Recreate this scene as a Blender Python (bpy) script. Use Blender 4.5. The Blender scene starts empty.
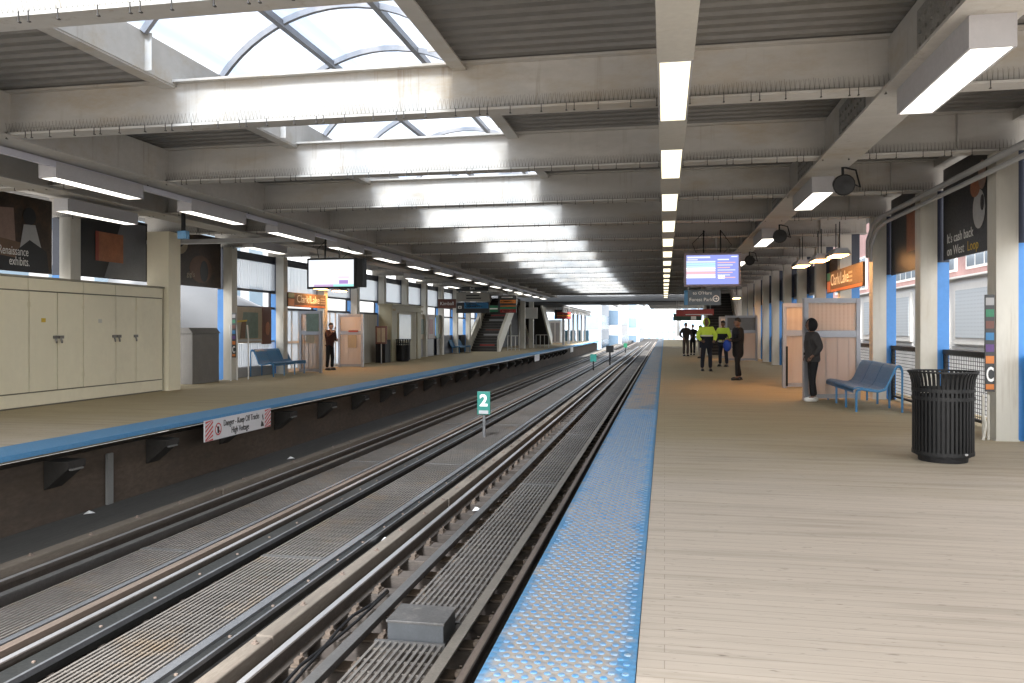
import bpy, math, random
from mathutils import Vector, Matrix

R = math.radians
rnd = random.Random(7)
S = bpy.context.scene
COL = S.collection
PI = math.pi
ORD = ['first', 'second', 'third', 'fourth', 'fifth', 'sixth', 'seventh', 'eighth', 'ninth', 'tenth', 'eleventh', 'twelfth',
       'thirteenth', 'fourteenth', 'fifteenth', 'sixteenth', 'seventeenth', 'eighteenth', 'nineteenth', 'twentieth',
       'twenty-first', 'twenty-second', 'twenty-third', 'twenty-fourth', 'twenty-fifth', 'twenty-sixth', 'twenty-seventh', 'twenty-eighth',
       'twenty-ninth', 'thirtieth', 'thirty-first', 'thirty-second']

# ------------------------------------------------------------------ materials
class NT:
    def __init__(s, name):
        s.m = bpy.data.materials.new(name); s.m.use_nodes = True
        s.t = s.m.node_tree; s.t.nodes.clear()
        s.out = s.n('ShaderNodeOutputMaterial')
    def n(s, typ, **kw):
        nd = s.t.nodes.new(typ)
        for k, v in kw.items(): setattr(nd, k, v)
        return nd
    def l(s, a, b): s.t.links.new(a, b)
    def pos(s, scale=(1, 1, 1)):
        g = s.n('ShaderNodeNewGeometry'); mp = s.n('ShaderNodeMapping'); mp.inputs['Scale'].default_value = scale
        s.l(g.outputs['Position'], mp.inputs['Vector']); return mp.outputs['Vector']
    def noise(s, vec, scale, detail=4, rough=.6):
        n = s.n('ShaderNodeTexNoise'); n.inputs['Scale'].default_value = scale; n.inputs['Detail'].default_value = detail
        n.inputs['Roughness'].default_value = rough; s.l(vec, n.inputs['Vector']); return n.outputs['Fac']
    def ramp(s, fac, a, b, ca=(0, 0, 0, 1), cb=(1, 1, 1, 1)):
        r = s.n('ShaderNodeValToRGB'); e = r.color_ramp.elements
        e[0].position = a; e[0].color = ca; e[1].position = b; e[1].color = cb
        s.l(fac, r.inputs['Fac']); return r.outputs['Color']
    def mix(s, fac, a, b, mode='MIX'):
        m = s.n('ShaderNodeMix', data_type='RGBA', blend_type=mode)
        for sock, v in ((m.inputs[0], fac), (m.inputs[6], a), (m.inputs[7], b)):
            if hasattr(v, 'links'): s.l(v, sock)
            elif isinstance(v, (int, float)): sock.default_value = v
            else: sock.default_value = (*v[:3], 1)
        return m.outputs[2]
    def math(s, op, a, b=0.0):
        m = s.n('ShaderNodeMath', operation=op)
        for i, v in enumerate((a, b)):
            if hasattr(v, 'links'): s.l(v, m.inputs[i])
            else: m.inputs[i].default_value = v
        return m.outputs[0]
    def bsdf(s, col, rough=.6, metal=0.0, bump=None, bstr=.3, bdist=.01, spec=.5):
        b = s.n('ShaderNodeBsdfPrincipled')
        if hasattr(col, 'links'): s.l(col, b.inputs['Base Color'])
        else: b.inputs['Base Color'].default_value = (*col[:3], 1)
        if hasattr(rough, 'links'): s.l(rough, b.inputs['Roughness'])
        else: b.inputs['Roughness'].default_value = rough
        b.inputs['Metallic'].default_value = metal
        b.inputs['Specular IOR Level'].default_value = spec
        if bump is not None:
            bp = s.n('ShaderNodeBump'); bp.inputs['Strength'].default_value = bstr; bp.inputs['Distance'].default_value = bdist
            s.l(bump, bp.inputs['Height']); s.l(bp.outputs['Normal'], b.inputs['Normal'])
        s.l(b.outputs[0], s.out.inputs[0]); return b

def c3(c, k): return tuple(max(0, min(1, v * k)) for v in c)

MATS = {}
def paint(name, c, var=.18, scale=2.5, rough=.55, metal=0.0, dirt=None, damt=.5, stretch=(1, 1, 1), bump=.15, spec=.5, runs=0):
    """painted / weathered surface: two scales of blotching plus optional stains"""
    if name in MATS: return MATS[name]
    t = NT(name); p = t.pos(stretch)
    n1 = t.noise(p, scale, 6, .65); n2 = t.noise(p, scale * 9, 4, .6)
    col = t.mix(t.ramp(n1, .3, .7), c3(c, 1 - var), c3(c, 1 + var))
    col = t.mix(t.ramp(n2, .35, .75), col, c3(c, 1 - var * .8), 'MIX') if var > 0 else col
    if dirt:
        d = t.ramp(t.noise(p, scale * .7, 8, .75), .52, .72)
        col = t.mix(t.math('MULTIPLY', d, damt), col, dirt)
    if runs:
        v = t.ramp(t.noise(t.pos((7, 7, .35)), 1.0, 5, .7), .56, .70); w_ = t.ramp(t.noise(t.pos((.6, .6, .6)), 1.0, 3, .6), .42, .62)
        col = t.mix(t.math('MULTIPLY', t.math('MULTIPLY', v, w_), runs), col, (.22, .16, .10))
    rr = t.math('ADD', t.math('MULTIPLY', n2, .3), rough - .15)
    t.bsdf(col, rr, metal, n2, bump, .004, spec)
    MATS[name] = t.m; return t.m

def emit(name, c, strength):
    if name in MATS: return MATS[name]
    t = NT(name); e = t.n('ShaderNodeEmission'); e.inputs[0].default_value = (*c, 1); e.inputs[1].default_value = strength
    t.l(e.outputs[0], t.out.inputs[0]); MATS[name] = t.m; return t.m

def translucent(name, c, tra, trl, stripes=None, stripe_col=None):
    """corrugated plastic sheeting: part see-through, part light-scattering"""
    t = NT(name)
    a = t.n('ShaderNodeBsdfTransparent'); b = t.n('ShaderNodeBsdfTranslucent'); d = t.n('ShaderNodeBsdfDiffuse')
    col = c
    if stripes:
        p = t.pos(stripes); n = t.noise(p, 1.0, 3, .6)
        col = t.mix(t.ramp(n, .38, .62), c, stripe_col)
        t.l(col, a.inputs[0]); t.l(col, b.inputs[0])
    else:
        a.inputs[0].default_value = (*c, 1); b.inputs[0].default_value = (*c, 1)
    d.inputs[0].default_value = (.75, .76, .78, 1)
    m1 = t.n('ShaderNodeMixShader'); m1.inputs[0].default_value = trl
    t.l(d.outputs[0], m1.inputs[1]); t.l(b.outputs[0], m1.inputs[2])
    m2 = t.n('ShaderNodeMixShader'); m2.inputs[0].default_value = tra
    t.l(m1.outputs[0], m2.inputs[1]); t.l(a.outputs[0], m2.inputs[2]); t.l(m2.outputs[0], t.out.inputs[0])
    MATS[name] = t.m; return t.m

CREAM = paint('cream_paint', (.465, .447, .415), .10, 1.1, .75, dirt=(.36, .27, .15), damt=.6, stretch=(.5, 1, 1.3), spec=.25, runs=.55)
DECKM = paint('roof_deck_grey', (.165, .158, .146), .12, .8, .55, dirt=(.13, .12, .10), damt=.5)
COLM = paint('column_paint', (.54, .52, .46), .07, 1.5, .5, dirt=(.42, .36, .25), damt=.35, stretch=(1, 1, .4), runs=.4)
CABM = paint('cabinet_paint', (.76, .70, .53), .05, 1.5, .45, dirt=(.44, .38, .26), damt=.22, stretch=(.6, .6, .45), runs=.06)
BLUEP = paint('blue_post_paint', (.045, .23, .60), .10, 2, .4)
NAVY = paint('navy_frame', (.012, .018, .04), .2, 2, .45)
BLACK = paint('black_powdercoat', (.007, .007, .0075), .2, 6, .5, spec=.35)
BLACKP = paint('black_plastic', (.010, .010, .011), .15, 4, .55, spec=.3)
BENCHM = paint('bench_blue', (.03, .165, .34), .15, 5, .35, dirt=(.09, .17, .25), damt=.5)
STEELG = paint('galvanised_steel', (.15, .14, .125), .15, 3, .5, metal=.2)
ALU = paint('aluminium_frame', (.40, .41, .44), .1, 4, .38, metal=.65)
LITEM = paint('fixture_housing', (.40, .39, .40), .07, 3, .45)
RUST = paint('rusty_rail', (.19, .145, .115), .25, 3, .6, dirt=(.09, .07, .055), damt=.5, stretch=(6, .5, 6), bump=.05)
RAILTOP = paint('polished_railhead', (.34, .33, .33), .10, .8, .38, metal=.25, stretch=(8, .25, 8), bump=0)
RAILB = paint('rail_side', (.075, .062, .052), .3, 9, .75)
TIEM = paint('tie_wood', (.105, .085, .07), .35, 6, .85, dirt=(.05, .042, .036), damt=.7, stretch=(.6, 3, 3))
TIMB = paint('guard_timber_wood', (.17, .142, .112), .25, 3, .85, dirt=(.12, .09, .07), damt=.6, stretch=(3, .5, 3))
THIRD = paint('cover_board_dark', (.022, .023, .022), .3, 4, .6)
STRIPM = paint('angle_steel_strip', (.20, .205, .215), .2, 6, .4, metal=.4)
GRATM = paint('grating_bars', (.175, .158, .14), .25, 2.5, .6, dirt=(.24, .165, .09), damt=.6)
GRATD = paint('grating_bars_dark', (.17, .155, .14), .3, 5, .6, dirt=(.30, .25, .17), damt=.35)
VOIDM = paint('track_void_dark', (.022, .019, .017), .4, 2, .9)
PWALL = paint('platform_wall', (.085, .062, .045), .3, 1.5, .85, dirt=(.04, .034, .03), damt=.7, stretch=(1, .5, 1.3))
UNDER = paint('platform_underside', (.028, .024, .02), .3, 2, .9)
CONC = paint('street_concrete', (.22, .21, .20), .15, .3, .9)
BROWNB = paint('brown_panel', (.14, .085, .05), .2, 2, .6)
OLIVE = paint('olive_kiosk_paint', (.36, .33, .22), .08, 2, .5)
WHITEP = paint('white_paint', (.72, .71, .68), .06, 2, .5)
GREYP = paint('grey_paint', (.33, .33, .33), .08, 2, .5)
STEPM = paint('stair_tread_dark', (.035, .032, .03), .25, 5, .7)
REDP = paint('red_sign', (.32, .035, .03), .08, 4, .45)
GREENP = paint('green_sign', (.015, .16, .075), .08, 4, .45)
ORANGEP = paint('orange_sign', (.55, .17, .03), .08, 4, .45)
BLUESIGN = paint('blue_sign', (.025, .16, .34), .08, 4, .45)
BROWNSIGN = paint('brown_sign', (.13, .045, .03), .1, 4, .45)
TEALP = paint('teal_sign', (.014, .16, .125), .1, 6, .45)
DARKSIGN = paint('dark_sign', (.03, .032, .034), .1, 4, .45)
LETW = paint('white_lettering', (.80, .80, .78), .0, 4, .5)
LETK = paint('black_lettering', (.02, .02, .02), .0, 4, .5)
LETY = paint('yellow_lettering', (.62, .42, .05), .0, 4, .5)
PURP = paint('purple_sign', (.09, .035, .16), .1, 4, .45)
SIGNRED = paint('hazard_red', (.55, .05, .05), .05, 4, .5)
MESHG = paint('panel_mesh_grey', (.42, .43, .44), .08, 3, .5)

L_ROW = emit('lamp_diffuser_warm', (1.0, .90, .60), .42)
L_SIDE = emit('lamp_diffuser_white', (1.0, .95, .82), .95)
HEATM = emit('heat_element', (1.0, .47, .15), 9.0)
LETGLOW = emit('lit_lettering', (1.0, .72, .36), .9)

SKYL = translucent('skylight_sheet', (.64, .67, .71), .62, .30, (2.6, .06, 2.6), (.33, .40, .50))
CORR = translucent('corrugated_plastic', (.84, .88, .92), .30, .85)

def wood_floor():
    t = NT('platform_boards'); g = t.n('ShaderNodeNewGeometry'); sep = t.n('ShaderNodeSeparateXYZ'); t.l(g.outputs['Position'], sep.inputs[0])
    br = t.n('ShaderNodeTexBrick'); br.offset = .37; br.offset_frequency = 2
    br.inputs['Scale'].default_value = 1; br.inputs['Brick Width'].default_value = 11.3; br.inputs['Row Height'].default_value = .092
    br.inputs['Mortar Size'].default_value = .0022; br.inputs['Mortar Smooth'].default_value = .4
    br.inputs['Color1'].default_value = (.43, .43, .43, 1); br.inputs['Color2'].default_value = (.57, .57, .57, 1); br.inputs['Mortar'].default_value = (.30, .30, .30, 1)
    t.l(g.outputs['Position'], br.inputs['Vector'])
    grain = t.noise(t.pos((1.2, 26, 1)), 1.0, 6, .65)
    streak = t.noise(t.pos((.5, 7, 1)), 1.0, 5, .6)
    blot = t.noise(t.pos((.35, .55, 1)), 1.0, 5, .6)
    # the boards are paler at the near end and darker farther along
    wy = t.math('ADD', sep.outputs['Y'], t.math('MULTIPLY', t.math('SUBTRACT', blot, .5), 6.0))
    tone_y = t.ramp(t.math('DIVIDE', wy, 20.0), .36, .62)
    pale = t.mix(grain, (.41, .355, .295), (.56, .50, .425))
    dark = t.mix(grain, (.29, .24, .145), (.46, .385, .25))
    col = t.mix(tone_y, pale, dark)
    col = t.mix(.28, col, br.outputs['Color'], 'OVERLAY')
    col = t.mix(t.math('MULTIPLY', t.ramp(streak, .50, .75), .40), col, (.17, .14, .105))
    spots = t.noise(t.pos((9, 45, 1)), 1.0, 3, .5)
    col = t.mix(t.math('MULTIPLY', t.ramp(spots, .64, .74), .6), col, (.10, .085, .07))
    gap = t.ramp(br.outputs['Fac'], .0, 1.0)
    col = t.mix(t.math('MULTIPLY', gap, .38), col, (.12, .10, .075))
    h = t.math('SUBTRACT', t.math('MULTIPLY', grain, .35), br.outputs['Fac'])
    t.bsdf(col, .78, 0, h, .35, .006, .3); return t.m
FLOOR = wood_floor()

def tactile(name, worn):
    t = NT(name); g = t.n('ShaderNodeNewGeometry'); sep = t.n('ShaderNodeSeparateXYZ'); t.l(g.outputs['Position'], sep.inputs[0])
    n = t.noise(t.pos((1.6, .9, 1)), 1.4, 8, .7); n2 = t.noise(t.pos(), 22, 4, .6)
    blue = t.mix(n2, (.06, .20, .39), (.11, .29, .49))
    if worn:
        near = t.ramp(t.math('DIVIDE', sep.outputs['Y'], 14.0), .25, 1.0, (.15, .15, .15, 1), (.04, .04, .04, 1))
        # rubbed down to the bare tile away from the two edges
        edge = t.math('ABSOLUTE', t.math('ADD', sep.outputs['X'], .475))
        rag = t.noise(t.pos((.5, 3.2, 1)), 1.0, 6, .7)
        edge = t.math('ADD', edge, t.math('MULTIPLY', t.math('SUBTRACT', .5, rag), .34))
        e = t.ramp(t.math('ADD', edge, t.math('MULTIPLY', t.math('SUBTRACT', n2, .5), .10)), .24, .31, (1, 1, 1, 1), (0, 0, 0, 1))
        w = t.ramp(t.math('ADD', n, near), .34, .53)
        far = t.ramp(t.math('DIVIDE', sep.outputs['Y'], 34.0), .2, 1.0, (1, 1, 1, 1), (.75, .75, .75, 1))
        w = t.math('MULTIPLY', t.math('MULTIPLY', w, e), far)
        bare = t.mix(n2, (.36, .30, .235), (.48, .415, .335))
        col = t.mix(t.math('MULTIPLY', w, .9), blue, bare)
        col = t.mix(t.math('MULTIPLY', t.ramp(n, .58, .68), .55), col, (.36, .27, .17))
    else:
        col = t.mix(t.math('MULTIPLY', t.ramp(n, .5, .7), .25), blue, (.16, .22, .28))
    vo = t.n('ShaderNodeTexVoronoi'); vo.inputs['Scale'].default_value = 1; vo.inputs['Randomness'].default_value = 0
    t.l(t.pos((16.7, 16.7, 1)), vo.inputs['Vector'])
    dome = t.ramp(vo.outputs['Distance'], .2, .42, (1, 1, 1, 1), (0, 0, 0, 1))
    if worn: col = t.mix(t.math('MULTIPLY', dome, .3), col, blue)
    t.bsdf(col, .6, 0, dome, .5, .005, .4); return t.m
TACT_R = tactile('tactile_worn', True)
TACT_L = tactile('tactile_blue', False)
def dome_mat():
    t = NT('dome_blue'); n2 = t.noise(t.pos(), 14, 5, .6)
    t.bsdf(t.mix(t.ramp(n2, .35, .75), (.06, .24, .50), (.30, .36, .40)), .55); return t.m
DOMEM = dome_mat()

def panel_mesh(name, c, scale, hole=.30, base=None):
    """perforated sheet: a fine regular hole pattern"""
    t = NT(name); vo = t.n('ShaderNodeTexVoronoi'); vo.inputs['Scale'].default_value = scale; vo.inputs['Randomness'].default_value = 0
    t.l(t.pos(), vo.inputs['Vector'])
    k = t.ramp(vo.outputs['Distance'], hole, hole + .12)
    t.bsdf(t.mix(k, base or c3(c, .6), c), .6); return t.m
def sheet_mat(name, c, scale, hole, base):
    t = NT(name); k = None
    vo = t.n('ShaderNodeTexVoronoi'); vo.inputs['Scale'].default_value = scale; vo.inputs['Randomness'].default_value = 0
    t.l(t.pos((1, 1, 1) if hole else (6, 6, .2)), vo.inputs['Vector'])
    col = t.mix(t.ramp(vo.outputs['Distance'], hole, hole + .14), base, c) if hole else t.mix(t.noise(t.pos((5, 5, .4)), 2, 4), base, c)
    b = t.bsdf(col, .5); tr = t.n('ShaderNodeBsdfTranslucent'); t.l(col, tr.inputs[0])
    m = t.n('ShaderNodeMixShader'); m.inputs[0].default_value = .55; t.l(b.outputs[0], m.inputs[1]); t.l(tr.outputs[0], m.inputs[2]); t.l(m.outputs[0], t.out.inputs[0])
    return t.m
PERF0 = panel_mesh('perforated_panel', (.60, .52, .46), 20, .30, (.42, .34, .29))
PERF = sheet_mat('perforated_sheet', (.80, .73, .67), 34, .26, (.62, .53, .46))
SHEET = sheet_mat('lower_sheet', (.78, .71, .65), 2, 0, (.68, .60, .54))
SHEET0 = paint('booth_lower_sheet', (.52, .44, .38), .1, 3, .45, stretch=(4, 4, .3))

def glass():
    t = NT('booth_glass'); a = t.n('ShaderNodeBsdfTransparent'); a.inputs[0].default_value = (.72, .72, .72, 1)
    g = t.n('ShaderNodeBsdfGlossy'); g.inputs['Roughness'].default_value = .15
    d = t.n('ShaderNodeBsdfTranslucent'); d.inputs[0].default_value = (.6, .58, .55, 1)
    m = t.n('ShaderNodeMixShader'); m.inputs[0].default_value = .45; t.l(a.outputs[0], m.inputs[1]); t.l(d.outputs[0], m.inputs[2])
    m2 = t.n('ShaderNodeMixShader'); m2.inputs[0].default_value = .08; t.l(m.outputs[0], m2.inputs[1]); t.l(g.outputs[0], m2.inputs[2])
    t.l(m2.outputs[0], t.out.inputs[0]); return t.m
GLASS = glass()
WINDK = paint('window_glass_dark', (.16, .19, .22), .2, .6, .15)
WINFAR = paint('window_glass_far', (.12, .18, .25), .12, .4, .15)
WINLT = paint('window_glass_pale', (.20, .28, .35), .12, .4, .15)

# ------------------------------------------------------------------ mesh builder
WLOC = {}
class MB:
    def __init__(s): s.v = []; s.f = []; s.mi = []; s.cur = 0
    def add(s, vs, fs):
        o = len(s.v); s.v += [tuple(p) for p in vs]; s.f += [tuple(i + o for i in f) for f in fs]; s.mi += [s.cur] * len(fs)
        return s
    def box(s, x0, x1, y0, y1, z0, z1):
        if x0 > x1: x0, x1 = x1, x0
        if y0 > y1: y0, y1 = y1, y0
        return s.add([(x0, y0, z0), (x1, y0, z0), (x1, y1, z0), (x0, y1, z0), (x0, y0, z1), (x1, y0, z1), (x1, y1, z1), (x0, y1, z1)],
                     [(0, 3, 2, 1), (4, 5, 6, 7), (0, 1, 5, 4), (1, 2, 6, 5), (2, 3, 7, 6), (3, 0, 4, 7)])
    def obox(s, a, b, w, z0, z1, off=0.0):
        """upright slab along ground line a->b, thickness w, from z0 to z1"""
        a, b = Vector(a), Vector(b); d = (b - a).normalized(); n = Vector((-d.y, d.x)); a = a + n * off; b = b + n * off
        q = [a - n * w / 2, b - n * w / 2, b + n * w / 2, a + n * w / 2]
        return s.add([(p.x, p.y, z0) for p in q] + [(p.x, p.y, z1) for p in q],
                     [(0, 3, 2, 1), (4, 5, 6, 7), (0, 1, 5, 4), (1, 2, 6, 5), (2, 3, 7, 6), (3, 0, 4, 7)])
    def prism(s, prof, axis, c0, c1):
        n = len(prof)
        def P(p, c): return {'x': (c, p[0], p[1]), 'y': (p[0], c, p[1]), 'z': (p[0], p[1], c)}[axis]
        vs = [P(p, c0) for p in prof] + [P(p, c1) for p in prof]
        fs = [tuple(range(n)), tuple(range(2 * n - 1, n - 1, -1))] + [(i, i + n, (i + 1) % n + n, (i + 1) % n) for i in range(n)]
        return s.add(vs, fs)
    def sheet(s, prof, axis, c0, c1):
        n = len(prof)
        def P(p, c): return {'x': (c, p[0], p[1]), 'y': (p[0], c, p[1]), 'z': (p[0], p[1], c)}[axis]
        return s.add([P(p, c0) for p in prof] + [P(p, c1) for p in prof], [(i, i + 1, i + 1 + n, i + n) for i in range(n - 1)])
    def tube(s, pts, r, n=8, caps=True):
        pts = [Vector(p) for p in pts]; rs = r if isinstance(r, (list, tuple)) else [r] * len(pts)
        vs = []; up = None
        for i, p in enumerate(pts):
            d = (pts[min(i + 1, len(pts) - 1)] - pts[max(i - 1, 0)]).normalized()
            if up is None:
                up = Vector((0, 0, 1)) if abs(d.z) < .9 else Vector((1, 0, 0))
            a = d.cross(up)
            if a.length < 1e-4: a = d.orthogonal()
            a.normalize(); b = a.cross(d).normalized(); up = b
            for k in range(n):
                t = 2 * PI * k / n; vs.append(p + (a * math.cos(t) + b * math.sin(t)) * rs[i])
        fs = []
        for i in range(len(pts) - 1):
            for k in range(n): fs.append((i * n + k, i * n + (k + 1) % n, (i + 1) * n + (k + 1) % n, (i + 1) * n + k))
        if caps: fs += [tuple(range(n - 1, -1, -1)), tuple(range((len(pts) - 1) * n, len(pts) * n))]
        return s.add(vs, fs)
    def lathe(s, prof, c, n=24, cap=True):
        vs = []
        for r, z in prof:
            for k in range(n): t = 2 * PI * k / n; vs.append((c[0] + r * math.cos(t), c[1] + r * math.sin(t), c[2] + z))
        fs = []
        for i in range(len(prof) - 1):
            for k in range(n): fs.append((i * n + k, i * n + (k + 1) % n, (i + 1) * n + (k + 1) % n, (i + 1) * n + k))
        if cap: fs += [tuple(range(n - 1, -1, -1)), tuple(range((len(prof) - 1) * n, len(prof) * n))]
        return s.add(vs, fs)
    def ell(s, c, r, n=14, m=9, tilt=None):
        vs = []; fs = []
        for i in range(m + 1):
            ph = PI * i / m
            for k in range(n):
                t = 2 * PI * k / n
                v = Vector((r[0] * math.sin(ph) * math.cos(t), r[1] * math.sin(ph) * math.sin(t), r[2] * math.cos(ph)))
                if tilt: v = tilt @ v
                vs.append((v.x + c[0], v.y + c[1], v.z + c[2]))
        for i in range(m):
            for k in range(n): fs.append((i * n + k, (i + 1) * n + k, (i + 1) * n + (k + 1) % n, i * n + (k + 1) % n))
        return s.add(vs, fs)
    def build(s, name, mat, parent=None, smooth=False, bevel=0.0, origin=None):
        me = bpy.data.meshes.new(name)
        if parent is not None: o0 = Vector(WLOC[parent.as_pointer()])
        elif origin is not None: o0 = Vector(origin)
        else:
            xs = [p[0] for p in s.v]; ys = [p[1] for p in s.v]; zs = [p[2] for p in s.v]
            o0 = Vector(((min(xs) + max(xs)) / 2, (min(ys) + max(ys)) / 2, min(zs)))
        me.from_pydata([(p[0] - o0.x, p[1] - o0.y, p[2] - o0.z) for p in s.v], [], s.f)
        for m in (mat if isinstance(mat, (list, tuple)) else [mat]): me.materials.append(m)
        if isinstance(mat, (list, tuple)): me.polygons.foreach_set('material_index', s.mi)
        if smooth: me.polygons.foreach_set('use_smooth', [True] * len(me.polygons))
        me.update()
        ob = bpy.data.objects.new(name, me); COL.objects.link(ob)
        if parent is not None: ob.parent = parent
        else: ob.location = o0
        WLOC[ob.as_pointer()] = tuple(o0) if parent is None else WLOC[parent.as_pointer()]
        if bevel:
            b = ob.modifiers.new('bevel', 'BEVEL'); b.width = bevel; b.segments = 2; b.limit_method = 'ANGLE'
        return ob

def thing(name, label, cat, loc, group=None):
    o = bpy.data.objects.new(name, None); COL.objects.link(o); o.location = loc; o.empty_display_size = .1
    o['label'] = label; o['category'] = cat; o['kind'] = 'thing'
    if group: o['group'] = group
    WLOC[o.as_pointer()] = tuple(loc); return o
def tag(o, label, cat, group=None):
    o['label'] = label; o['category'] = cat; o['kind'] = 'thing'
    if group: o['group'] = group
    return o
def struct(o): o['kind'] = 'structure'; return o
def stuff(o): o['kind'] = 'stuff'; return o
def kids(o): return [c for c in o.children]
def dup(o, dloc, label=None, parent=None):
    c = o.copy(); COL.objects.link(c)
    if parent is None: c.location = Vector(o.location) + Vector(dloc)
    else: c.parent = parent
    if label: c['label'] = label
    for ch in kids(o): dup(ch, (0, 0, 0), None, c)
    return c
FACE = {'-y': (PI / 2, 0, 0), '-x': (PI / 2, 0, -PI / 2), '+x': (PI / 2, 0, PI / 2), '+z': (0, 0, 0)}
def text(body, size, loc, face, mat, parent, name='lettering', align='CENTER', sx=1.0, extra=0.0, bold=0.0):
    cu = bpy.data.curves.new(name, 'FONT'); cu.body = body; cu.size = size; cu.align_x = align; cu.align_y = 'CENTER'
    cu.extrude = .0015; cu.offset = bold; cu.resolution_u = 3
    tmp = bpy.data.objects.new('tmp_text', cu); COL.objects.link(tmp)
    bpy.context.view_layer.update()
    dg = bpy.context.evaluated_depsgraph_get()
    me = bpy.data.meshes.new_from_object(tmp.evaluated_get(dg))
    bpy.data.objects.remove(tmp); bpy.data.curves.remove(cu)
    me.name = name
    rot = FACE[face]
    from mathutils import Euler
    M = Euler(rot).to_matrix().to_4x4()
    off = Vector(loc) - Vector(WLOC[parent.as_pointer()])
    me.transform(Matrix.Translation(off) @ M @ Matrix.Diagonal((sx, 1, 1, 1)))
    me.materials.clear(); me.materials.append(mat)
    ob = bpy.data.objects.new(name, me); COL.objects.link(ob); ob.parent = parent
    WLOC[ob.as_pointer()] = WLOC[parent.as_pointer()]
    return ob

# ------------------------------------------------------------------ dimensions
RE, LE = -.79, -7.56           # platform edges
RTI, LTI = -.12, -8.22         # inner edges of the tactile strips
P = 3.22                        # bay
Y3 = 11.85                      # third roof beam / first column seen on the right
def BY(k): return Y3 + (k - 3) * P      # k = 1 is the beam nearest the camera
ZB, ZD = 3.88, 4.44             # beam bottom, deck
YEND = 60.5

# ------------------------------------------------------------------ setting
struct(MB().box(-400, 400, -150, 900, -7.0, -6.8).build('ground', CONC))
struct(MB().box(-7.98, -.5, -8, 240, -1.6, -1.452).build('track_void_sheet', VOIDM))  # added dark sheet: stands for the shaded void, keeps light out below
struct(MB().box(RTI, 5.35, -3, 112, -.22, 0).build('platform_floor', FLOOR))
struct(MB().box(-13.1, LTI, -3, 97, -.22, 0).build('platform_floor', FLOOR))
struct(MB().box(RE, RTI - .004, -3, 112, -.20, .004).build('tactile_strip', TACT_R))
struct(MB().box(LE, LTI + .004, -3, 97, -.06, .004).build('tactile_strip', TACT_L))
# foundations under both platforms
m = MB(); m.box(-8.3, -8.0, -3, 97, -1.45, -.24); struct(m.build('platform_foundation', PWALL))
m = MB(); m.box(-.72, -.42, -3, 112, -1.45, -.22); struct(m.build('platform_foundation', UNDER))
struct(MB().box(-7.98, -6.62, -3, 200, -1.12, -1.07).build('track_walkway_boards', paint('dark_boards', (.075, .072, .065), .25, 3, .85, stretch=(6, .4, 1))))

# raised domes on the near part of the right strip
m = MB(); j = 0; y = 2.7
while y < 15.0:
    for i in range(10):
        x = RE + .05 + i * .0605 + (.030 if j % 2 else 0)
        r = .0175
        m.lathe([(r, .0), (r * .8, .0045), (r * .5, .0055)], (x, y, .004), 8)
    y += .0525; j += 1
stuff(m.build('tactile_domes', DOMEM))

# roof deck: ribbed metal sheet, ribs running across the tracks
def deck(x0, x1, y0, y1, z, name='roof_deck'):
    pr = []; y = y0
    while y < y1:
        for dy, dz in ((0, 0), (.10, 0), (.125, .05), (.185, .05)):
            pr.append((y + dy, z + dz))
        y += .21
    m = MB(); m.sheet(pr, 'x', x0, x1); m.box(x0, x1, y0, y1, z + .08, z + .14)
    return struct(m.build(name, DECKM))
SX0, SX1 = -5.72, -2.32
YROOF = -1.7
deck(SX1 + .10, 5.6, YROOF, YEND, ZD); deck(-14.1, SX0 - .10, YROOF, YEND, ZD)
SKE = BY(16) + .1
deck(SX0 - .10, SX1 + .10, SKE, YEND, ZD)
deck(-13.6, -8.6, 69, 97, 3.42); deck(-1.8, 5.6, 69, 108, 4.1)

# ------------------------------------------------------------------ roof beams
NB = 17
bm = MB()
x0, x1 = -13.0, 5.0
bm.box(x0, x1, -.02, .02, ZB + .028, ZD - .03); bm.box(x0, x1, -.13, .13, ZB, ZB + .028); bm.box(x0, x1, -.11, .11, ZD - .03, ZD - .003)
for xs in (-11.5, 3.9): bm.box(xs - .008, xs + .008, -.10, -.02, ZB + .028, ZD - .03)
sp = MB()
sp.box(x0 + .2, 4.6, -.118, -.098, ZB + .0285, ZB + .036)
x = x0 + .25
while x < 4.6:
    for dx, dy in ((-.012, -.016), (.014, .02)):
        w = .0028; h = .115 + rnd.uniform(-.012, .008)
        a = (x, -.108, ZB + .034); b = (x + dx, -.108 + dy, ZB + .034 + h)
        sp.add([(a[0] - w, a[1], a[2]), (a[0] + w, a[1], a[2]), (b[0] + w * .5, b[1], b[2]), (b[0] - w * .5, b[1], b[2])], [(0, 1, 2, 3)])
    x += .047
cl = sp; cl.cur = 1; x = x0 + .3; i = 0
while x < 4.5:
    for d in ((0, .085) if i % 3 == 1 else (0,)):
        cl.box(x + d - .004, x + d + .004, -.136, -.129, ZB - .045, ZB + .034); cl.box(x + d - .009, x + d + .009, -.138, -.110, ZB - .050, ZB - .042)
    x += .34 if i % 3 else .27; i += 1
SPIKE = paint('spike_wire', (.16, .15, .13), .2, 5, .5)
CLIP = paint('dark_clip', (.05, .045, .04), .2, 5, .6)
beam = thing('roof_beam', '', 'beam', (0, 0, 0), 'steel roof beams crossing above both platforms and the tracks')
bm.build('girder_web', CREAM, beam); sp.build('bird_spikes', [SPIKE, CLIP], beam)
for k in range(1, NB + 1):
    lab = 'cream steel roof beam with bird spikes, %s from the camera' % ('nearest' if k == 1 else ORD[k - 1])
    if k == 1: beam.location = (0, BY(1), 0); beam['label'] = lab
    else: dup(beam, (0, BY(k) - BY(1), 0), lab)

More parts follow.
